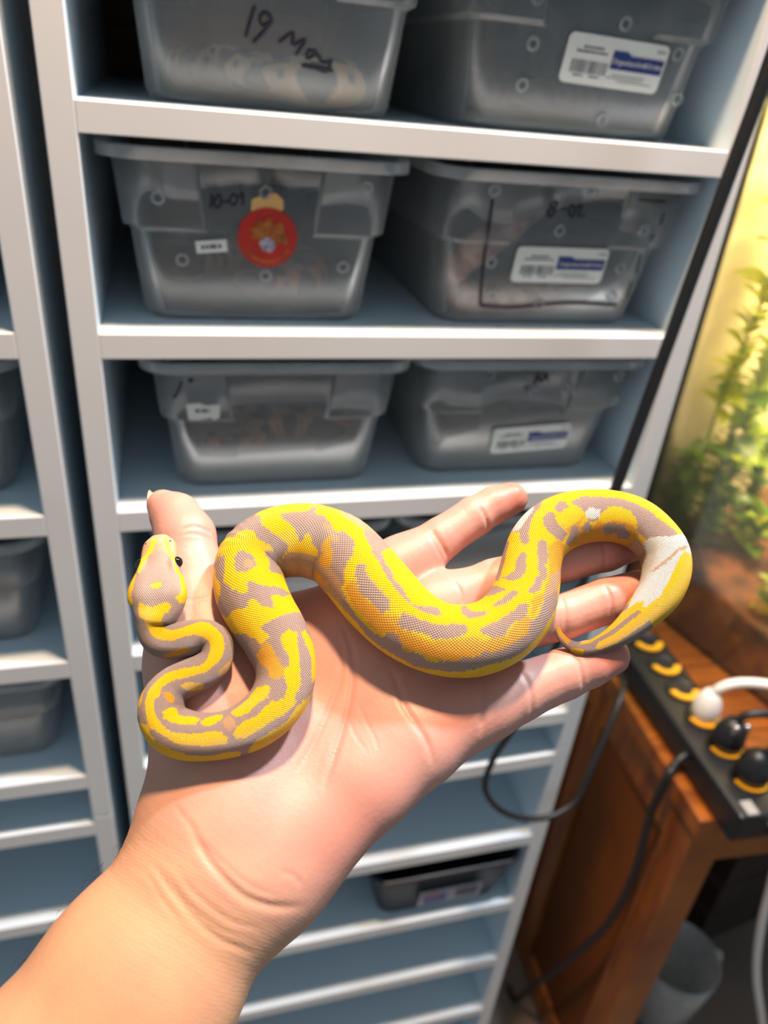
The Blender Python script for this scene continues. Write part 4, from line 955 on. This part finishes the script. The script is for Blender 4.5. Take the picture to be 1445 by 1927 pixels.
PAINT = [
 (3, 0, 6, c1([(200, 360), (220, 220), (300, 80), (480, 20), (640, 70), (720, 220), (720, 350), (600, 260), (440, 240), (330, 300)])),
 (0, 0, 9, c1([(370, 100), (440, 110), (400, 150), (375, 240), (320, 310), (255, 430), (215, 520), (180, 500), (225, 350), (300, 270), (345, 180)])),
 (0, 0, 9, c1([(510, 110), (560, 95), (605, 170), (600, 230), (665, 330), (660, 400), (700, 490), (780, 580), (820, 720), (820, 820), (780, 900), (700, 880), (660, 820), (720, 770), (730, 690), (710, 560), (640, 470), (640, 380), (580, 300), (540, 200)])),
 (0, 0, 10, c1([(175, 530), (150, 600), (120, 730), (110, 820), (135, 870), (110, 910), (60, 950), (20, 850), (30, 760), (70, 640), (120, 550)])),
 (0, 0, 9, c1([(345, 650), (420, 630), (490, 625), (480, 660), (420, 700), (350, 690)])),
 (0, 7, 21, c1([(200, 890), (240, 880), (300, 920), (390, 930), (480, 890), (570, 880), (605, 920), (590, 970), (530, 1020), (490, 1060), (490, 1130), (520, 1200), (590, 1220), (720, 1200), (850, 1150), (960, 1120), (1060, 1130), (1150, 1180), (1230, 1270), (1265, 1370), (1260, 1450), (1230, 1560), (1180, 1620), (1100, 1660), (1000, 1700), (1000, 1640), (1050, 1570), (1085, 1480), (1090, 1400), (1060, 1350), (980, 1300), (880, 1275), (760, 1300), (640, 1350), (530, 1350), (440, 1330), (370, 1280), (320, 1200), (270, 1090), (210, 1060), (195, 960)])),
 (4, 10, 15.5, c1([(500, 1530), (700, 1450), (800, 1430), (845, 1450), (830, 1480), (700, 1530), (520, 1570)])),
 (0, 15, 31.2, c2([(600, 60), (690, 20), (715, 90), (700, 160), (660, 230), (560, 310), (440, 345), (330, 370), (260, 400), (215, 440), (210, 490), (170, 520), (160, 590), (180, 660), (240, 740), (300, 775), (400, 790), (520, 785), (620, 765), (690, 780), (740, 820), (720, 870), (600, 885), (450, 880), (330, 860), (250, 810), (180, 760), (130, 740), (110, 680), (95, 600), (95, 530), (120, 450), (170, 390), (250, 320), (380, 280), (490, 265), (560, 240), (610, 170), (610, 110)])),
 (0, 15, 22, c2([(370, 410), (430, 385), (520, 390), (560, 405), (530, 440), (450, 460), (385, 430)])),
 (4, 15, 21, c2([(670, 300), (720, 250), (800, 175), (800, 240), (720, 320), (665, 345)])),
 (4, 20, 24, c2([(225, 470), (280, 460), (325, 500), (320, 545), (290, 550), (250, 510)])),
 (0, 20, 28, c2([(225, 620), (290, 580), (340, 590), (350, 640), (400, 655), (480, 655), (520, 680), (490, 710), (400, 720), (300, 700), (240, 665)])),
 (0, 22, 28, c2([(530, 690), (580, 660), (670, 635), (700, 650), (670, 690), (590, 730), (540, 720)])),
 (3, 22, 29, c2([(690, 700), (740, 640), (790, 680), (800, 740), (760, 770), (720, 750)])),
 (0, 24, 31.2, c2([(760, 620), (830, 570), (900, 510), (960, 430), (1050, 405), (1068, 430), (1050, 500), (960, 560), (900, 620), (830, 655), (775, 650)])),
 (0, 24, 31.2, c2([(780, 800), (800, 750), (860, 690), (970, 650), (1010, 590), (1080, 540), (1200, 510), (1260, 520), (1270, 550), (1200, 620), (1080, 690), (980, 760), (860, 830), (800, 820)])),
 (0, 26, 31.3, c2([(1180, 510), (1200, 430), (1180, 350), (1160, 280), (1220, 260), (1210, 190), (1160, 90), (1150, 20), (1200, -20), (1270, -10), (1290, 150), (1300, 300), (1300, 420), (1270, 470), (1250, 520)])),
 (4, 26, 31.3, c2([(960, 180), (1000, 100), (1050, 70), (1090, 130), (1130, 210), (1180, 290), (1160, 350), (1100, 360), (1060, 340), (1050, 280), (980, 240)])),
 (0, 28, 31.3, c2([(820, -30), (1050, -30), (1060, 40), (1000, 90), (920, 50)])),
 (0, 18, 24, c2([(40, 520), (95, 430), (80, 470), (65, 560), (20, 600)])),
 (0, 21, 28.5, c2([(20, 700), (120, 720), (135, 790), (180, 850), (300, 910), (450, 960), (600, 960), (750, 930), (840, 930), (830, 980), (700, 1030), (500, 1040), (330, 1010), (120, 920), (30, 800)])),
 (0, 25, 31, c2([(890, 930), (950, 850), (1050, 790), (1200, 690), (1260, 590), (1400, 470), (1460, 500), (1380, 650), (1220, 790), (1060, 900), (930, 980)])),
 (0, 28, 31.3, c2([(1310, 0), (1340, -20), (1400, 80), (1470, 200), (1450, 360), (1390, 380), (1390, 200), (1340, 80)])),
 (1, 31, 39, c3([(60, 620), (110, 545), (155, 560), (160, 660), (150, 740), (150, 800), (240, 870), (330, 900), (370, 880), (360, 790), (400, 780), (500, 830), (650, 840), (760, 900), (700, 930), (600, 910), (570, 930), (600, 1000), (610, 1040), (500, 1010), (430, 950), (380, 960), (370, 1020), (220, 1060), (180, 1120), (80, 1050), (120, 880), (110, 800), (75, 750)])),
 (0, 31, 37, c3([(20, 700), (90, 760), (110, 850), (110, 970), (40, 940)])),
 (1, 33, 38, c3([(250, 560), (280, 510), (340, 505), (400, 550), (440, 600), (460, 650), (400, 670), (330, 710), (270, 700), (245, 640)])),
 (3, 33, 38, c3([(330, 600), (400, 580), (430, 640), (380, 670), (330, 660)])),
 (1, 33, 40, c3([(150, 400), (220, 310), (320, 220), (430, 180), (470, 200), (490, 270), (560, 320), (640, 390), (720, 440), (740, 490), (690, 560), (640, 640), (690, 740), (740, 850), (680, 820), (600, 740), (560, 680), (560, 600), (520, 540), (530, 510), (600, 520), (600, 480), (520, 440), (470, 410), (410, 320), (320, 320), (220, 390)])),
 (1, 34, 44, c3([(660, 180), (740, 175), (930, 150), (950, 110), (990, 130), (1000, 190), (1060, 200), (1130, 270), (1150, 330), (1200, 340), (1240, 330), (1300, 380), (1335, 450), (1330, 540), (1280, 600), (1250, 680), (1240, 800), (1200, 860), (1150, 830), (1060, 780), (880, 800), (760, 830), (690, 760), (650, 640), (720, 530), (800, 520), (900, 540), (960, 560), (1010, 560), (1000, 510), (950, 440), (930, 360), (900, 330), (880, 400), (840, 440), (830, 380), (790, 330), (770, 270), (700, 240)])),
 (3, 35, 43, c3([(640, 720), (700, 560), (820, 530), (960, 570), (1040, 660), (1130, 680), (1200, 760), (1230, 900), (1300, 1060), (1200, 1000), (1100, 900), (980, 810), (860, 780), (720, 860)])),
 (3, 36, 43, c3([(1050, 250), (1120, 290), (1150, 340), (1200, 400), (1180, 450), (1130, 420), (1090, 350), (1040, 300)])),
 (4, 36, 42, c3([(1040, 450), (1070, 390), (1120, 400), (1125, 480), (1135, 600), (1110, 670), (1030, 660), (1000, 590), (1040, 540)])),
 (4, 36, 42, c3([(960, 690), (1020, 720), (1100, 830), (1060, 830), (980, 770)])),
 (3, 37, 44, c3([(960, 60), (1140, 70), (1330, 150), (1445, 230), (1445, 270), (1300, 190), (1180, 120), (990, 95)])),
 (1, 30.8, 34, c3([(460, 1190), (620, 1170), (680, 1120), (760, 1110), (830, 1150), (870, 1230), (860, 1250), (870, 1330), (930, 1445), (830, 1445), (820, 1330), (800, 1240), (740, 1215), (680, 1240), (670, 1300), (720, 1400), (730, 1445), (640, 1445), (600, 1370), (560, 1310), (550, 1260), (500, 1230)])),
 (1, 30.8, 33, c3([(230, 1260), (350, 1270), (420, 1310), (490, 1340), (470, 1400), (460, 1445), (330, 1445), (290, 1380)])),
 (1, 38, 48, c4([(330, 640), (380, 570), (415, 580), (430, 670), (480, 740), (560, 840), (630, 900), (650, 950), (630, 1010), (570, 1020), (510, 960), (440, 900), (370, 840), (350, 750), (325, 690)])),
 (4, 39, 48, c4([(240, 780), (330, 720), (380, 860), (520, 980), (600, 1040), (720, 1050), (730, 1160), (860, 1220), (1050, 1290), (1300, 1250), (1445, 1230), (1445, 1400), (1290, 1420), (1220, 1470), (1000, 1430), (860, 1380), (780, 1370), (740, 1290), (700, 1200), (580, 1220), (480, 1160), (400, 1060), (300, 950)])),
 (1, 42, 50, c4([(710, 1080), (760, 1040), (860, 1060), (960, 1100), (1080, 1130), (1200, 1130), (1320, 1135), (1360, 1180), (1330, 1230), (1220, 1255), (1100, 1265), (1050, 1275), (980, 1240), (900, 1210), (800, 1190), (730, 1150)])),
 (1, 38, 48, c4([(400, 280), (500, 290), (600, 370), (670, 430), (600, 450), (570, 480), (600, 560), (650, 640), (690, 730), (760, 800), (800, 880), (850, 950), (960, 965), (1080, 980), (1120, 1040), (1040, 1050), (940, 1020), (850, 970), (760, 900), (700, 830), (640, 740), (580, 640), (540, 540), (480, 470), (440, 370)])),
 (3, 37, 44, c4([(160, 60), (260, 80), (420, 170), (560, 270), (650, 380), (600, 390), (500, 300), (400, 270), (250, 170)])),
 (1, 39, 49, c4([(220, 880), (280, 960), (340, 1060), (440, 1150), (500, 1220), (580, 1240), (640, 1200), (710, 1220), (740, 1300), (760, 1370), (860, 1390), (960, 1440), (1080, 1480), (1220, 1480), (1290, 1430), (1445, 1440), (1445, 1530), (1300, 1560), (1100, 1560), (860, 1510), (700, 1420), (560, 1340), (430, 1230), (320, 1090), (200, 960)])),
 (0, 40, 49, c4([(200, 960), (330, 1110), (440, 1250), (600, 1390), (760, 1460), (900, 1530), (1300, 1570), (1445, 1540), (1445, 1660), (1200, 1660), (900, 1600), (660, 1500), (380, 1270), (180, 1010)])),
 (4, 43, 53, c5([(700, 1440), (760, 1330), (870, 1260), (940, 1250), (930, 1080), (1050, 1020), (1110, 860), (1100, 560), (1200, 500), (1280, 560), (1240, 800), (1200, 1000), (1060, 1080), (930, 1300), (900, 1420), (700, 1540), (560, 1590), (440, 1610), (200, 1690), (0, 1690), (0, 1530), (400, 1500)])),
 (1, 43, 50, c5([(430, 1390), (480, 1330), (600, 1300), (720, 1220), (850, 1110), (910, 1140), (905, 1220), (850, 1270), (760, 1310), (720, 1370), (680, 1440), (600, 1460), (500, 1440), (440, 1420)])),
 (1, 43, 52, c5([(190, 1690), (260, 1650), (360, 1650), (450, 1610), (560, 1590), (700, 1540), (800, 1480), (900, 1420), (930, 1290), (1010, 1250), (1060, 1100), (1090, 1040), (1200, 1000), (1190, 1130), (1130, 1270), (1030, 1420), (900, 1560), (760, 1660), (560, 1740), (380, 1770), (250, 1790), (0, 1780), (0, 1700)])),
 (0, 43, 50, c5([(380, 1770), (560, 1720), (760, 1660), (900, 1560), (990, 1540), (880, 1680), (700, 1790), (500, 1850), (250, 1860)])),
 (1, 46, 53, c5([(900, 990), (960, 930), (1000, 840), (1010, 720), (990, 620), (1000, 520), (1050, 490), (1090, 520), (1100, 640), (1080, 760), (1090, 860), (1060, 900), (1040, 970), (980, 1020), (920, 1020)])),
 (3, 46, 52, c5([(1110, 860), (1230, 780), (1210, 900), (1190, 1000), (1100, 1040), (1060, 1080), (1060, 1020), (1110, 920)])),
 (1, 46, 53, c5([(780, 710), (820, 640), (860, 620), (890, 650), (885, 750), (870, 830), (820, 880), (740, 900), (640, 870), (720, 840), (780, 780)])),
 (1, 48, 55, c5([(820, 430), (780, 420), (730, 420), (780, 330), (860, 210), (980, 110), (1060, 80), (1020, 180), (960, 260), (930, 340), (910, 420), (915, 530), (870, 550), (830, 520)])),
 (2, 49, 54, c5([(740, 420), (790, 320), (860, 220), (940, 150), (960, 200), (900, 280), (850, 360), (800, 410)])),
 (1, 44, 51, c5([(540, 950), (620, 950), (690, 990), (640, 1010), (560, 1040), (490, 1050)])),
 (1, 44, 51, c5([(530, 1150), (600, 1110), (680, 1050), (760, 990), (810, 1000), (790, 1050), (700, 1110), (600, 1160)])),
 (1, 42, 50, c5([(240, 1160), (290, 1140), (350, 1200), (450, 1200), (530, 1190), (500, 1220), (400, 1255), (310, 1260), (260, 1230)])),
 (1, 46, 53, c5([(670, 520), (720, 510), (690, 620), (660, 760), (620, 900), (580, 900), (620, 720), (640, 600)])),
 (1, 49, 55, c5([(1040, 300), (1090, 230), (1150, 220), (1170, 290), (1200, 340), (1260, 400), (1290, 440), (1240, 510), (1180, 490), (1100, 410), (1060, 350)])),
 (1, 49, 56, c5([(1160, 190), (1200, 130), (1260, 120), (1305, 160), (1290, 210), (1230, 240), (1180, 220)])),
 (4, 50, 60, c6([(280, 300), (480, 230), (540, 300), (480, 380), (560, 450), (640, 350), (720, 240), (900, 260), (960, 340), (980, 440), (960, 540), (880, 580), (560, 540), (420, 560), (360, 560), (400, 460)])),
 (0, 50, 58, c6([(380, 240), (480, 215), (545, 290), (470, 350), (380, 420), (320, 360), (290, 300)])),
 (0, 52, 60, c6([(660, 290), (720, 240), (800, 232), (900, 270), (955, 340), (955, 410), (860, 360), (760, 350), (690, 370), (650, 350)])),
 (1, 51, 61.5, c6([(415, 190), (500, 150), (640, 150), (800, 160), (930, 200), (1050, 260), (1130, 330), (1220, 390), (1310, 460), (1180, 490), (1060, 520), (1010, 490), (960, 430), (950, 330), (900, 270), (800, 230), (720, 240), (660, 290), (640, 350), (560, 360), (540, 300), (480, 230), (430, 220)])),
 (2, 52, 58, c6([(520, 290), (560, 250), (650, 250), (650, 310), (600, 340), (550, 330)])),
 (1, 51, 58, c6([(490, 410), (540, 360), (590, 380), (580, 430), (520, 440)])), (1, 50, 57, c6([(370, 540), (430, 380), (480, 400), (470, 470), (400, 560)])),
 (1, 53, 60, c6([(670, 410), (710, 360), (770, 360), (790, 380), (860, 370), (870, 430), (910, 470), (880, 500), (800, 500), (790, 450), (760, 460), (700, 470)])),
 (3, 55, 61, c6([(860, 560), (960, 500), (1040, 560), (1060, 640), (1000, 720), (930, 640)])),
 (2, 56, 66, c6([(1010, 500), (1080, 490), (1340, 465), (1420, 560), (1400, 620), (1310, 640), (1270, 740), (1200, 880), (1150, 970), (1030, 1060), (960, 1060), (860, 1110), (930, 960), (990, 820), (1000, 720), (1040, 640), (1020, 560)])),
 (3, 57, 62, c6([(1060, 775), (1200, 660), (1300, 575), (1400, 540), (1400, 565), (1300, 605), (1210, 690), (1100, 770)])),
 (0, 57, 66, c6([(1310, 640), (1340, 610), (1385, 620), (1390, 740), (1340, 870), (1240, 1010), (1100, 1140), (950, 1250), (800, 1350), (650, 1415), (610, 1400), (640, 1350), (760, 1290), (900, 1180), (1010, 1090), (1150, 990), (1230, 880), (1290, 760)])),
 (0, 58, 66, c6([(810, 1120), (960, 1020), (1015, 1015), (1010, 1050), (900, 1130), (720, 1270), (560, 1360), (470, 1375), (540, 1330), (660, 1230)])),
 (0, 63, 68, c6([(400, 1395), (520, 1410), (520, 1460), (420, 1450)])), (4, 64, 68, c6([(270, 1170), (330, 1150), (335, 1200), (350, 1280), (420, 1350), (380, 1370), (310, 1290)])),
]
PXf = PX.reshape(-1, 2); If = IDX.ravel(); CL = CLS.ravel().copy()
for cls, a, b, poly in PAINT:
    pa = np.array(poly); m = np.where((If >= a) & (If <= b) & (PXf[:, 0] > pa[:, 0].min()) & (PXf[:, 0] < pa[:, 0].max()) & (PXf[:, 1] > pa[:, 1].min()) & (PXf[:, 1] < pa[:, 1].max()))[0]
    if len(m): CL[m[inpoly(PXf[m], poly)]] = cls
PAL = np.array([lin(244, 192, 8)[:3], lin(164, 139, 126)[:3], lin(216, 213, 202)[:3], lin(196, 152, 114)[:3], lin(226, 158, 44)[:3]])
colr = PAL[CL].reshape(NR, NA + 1, 3)
# a little scale-to-scale variation, belly cream below the seen edge
hsh = np.sin(ca_ * 127.1 + cb_ * 311.7) * 43758.5453; hsh = hsh - np.floor(hsh)
colr = colr * (1 + .10 * (hsh[..., None] - .5))
bl = np.clip((under - 8) / 8, 0, 1)[..., None]; colr = colr * (1 - bl) + np.array(lin(234, 222, 200)[:3]) * bl
# scaleless, finer snout
sme = quadmesh('yellow_snake', SV.reshape(-1, 3), np.array([(i*(NA+1)+j, (i+1)*(NA+1)+j, (i+1)*(NA+1)+j+1, i*(NA+1)+j+1) for i in range(NR-1) for j in range(NA)]))
ca = sme.color_attributes.new('pattern', 'FLOAT_COLOR', 'POINT'); ca.data.foreach_set('color', np.concatenate([colr, np.repeat(np.interp(QI, [0, 4, 8, 10], [.12, .25, .7, 1])[:, None, None], NA+1, 1)], 2).astype(np.float32).ravel())
uvl = sme.uv_layers.new(name='scales'); li = np.empty(len(sme.loops), np.int32); sme.loops.foreach_get('vertex_index', li)
uvv = np.stack([LA.ravel(), LB.ravel()], 1); uvl.data.foreach_set('uv', uvv[li].astype(np.float32).ravel())
# close the two ends
bm = bmesh.new(); bm.from_mesh(sme); bmesh.ops.remove_doubles(bm, verts=bm.verts[:], dist=2e-6); bmesh.ops.holes_fill(bm, edges=[e for e in bm.edges if e.is_boundary]); bm.to_mesh(sme); bm.free()
sme.polygons.foreach_set('use_smooth', [True]*len(sme.polygons))
def scale_material():
    m = bpy.data.materials.new('snake_skin'); m.use_nodes = True; nt = m.node_tree; N = nt.nodes; L = nt.links; b = N['Principled BSDF']
    at = N.new('ShaderNodeAttribute'); at.attribute_name = 'pattern'
    uv = N.new('ShaderNodeUVMap'); uv.uv_map = 'scales'; sp = N.new('ShaderNodeSeparateXYZ'); L.new(uv.outputs[0], sp.inputs[0])
    def mth(op, a, b_=None, cl=False):
        x = N.new('ShaderNodeMath'); x.operation = op; x.use_clamp = cl
        for s, i in ((a, 0), (b_, 1)):
            if s is None: continue
            if isinstance(s, (int, float)): x.inputs[i].default_value = s
            else: L.new(s, x.inputs[i])
        return x.outputs[0]
    p = mth('FRACT', mth('ADD', sp.outputs[0], sp.outputs[1])); q = mth('FRACT', mth('SUBTRACT', sp.outputs[0], sp.outputs[1]))
    d1 = mth('MINIMUM', p, mth('SUBTRACT', 1.0, p)); d2 = mth('MINIMUM', q, mth('SUBTRACT', 1.0, q)); e = mth('MINIMUM', d1, d2)   # 0 at the scale's edge, .5 in its middle
    hgt = mth('POWER', mth('MULTIPLY', e, 2.0, True), .55)
    bp_ = N.new('ShaderNodeBump'); bp_.inputs['Distance'].default_value = .0004; sg = mth('MULTIPLY', at.outputs['Alpha'], .9); L.new(sg, bp_.inputs['Strength']); L.new(hgt, bp_.inputs['Height'])
    L.new(bp_.outputs[0], b.inputs['Normal'])
    L.new(at.outputs['Color'], b.inputs['Base Color'])
    b.inputs['Roughness'].default_value = .42; b.inputs['Specular IOR Level'].default_value = .45
    b.inputs['Subsurface Weight'].default_value = .06; b.inputs['Subsurface Scale'].default_value = .0015
    return m
sme.materials.append(scale_material())
snake = link('yellow_snake', sme, None)
tag(snake, 'yellow and lavender-grey banana python coiled on the open palm', 'snake')
# eyes, nostrils, tongue-less snout
def on_snake(idx, side, a):
    i = int(np.argmin(np.abs(QI - idx))); j = int(round((a*side / (2*math.pi) + .5) * NA)); return SV[i, j], NRM[i, j]
M_eye = mat('eye_black', lin(14, 12, 14), .06, spec=.8)
for s_ in (-1, 1):
    p, nn = on_snake(3.75, s_, 1.42)
    bm = bmesh.new(); bmesh.ops.create_uvsphere(bm, u_segments=20, v_segments=12, radius=.0021); me = bpy.data.meshes.new('eye'); bm.to_mesh(me); bm.free()
    o = link('eye', me, M_eye, snake, True); o.location = p - nn*.0006
    p, nn = on_snake(1.3, s_, .9)
    bm = bmesh.new(); bmesh.ops.create_uvsphere(bm, u_segments=10, v_segments=8, radius=.00045); me = bpy.data.meshes.new('nostril'); bm.to_mesh(me); bm.free()
    o = link('nostril', me, mat('nostril_dark', lin(110, 76, 56), .7), snake, True); o.location = p - nn*.0002
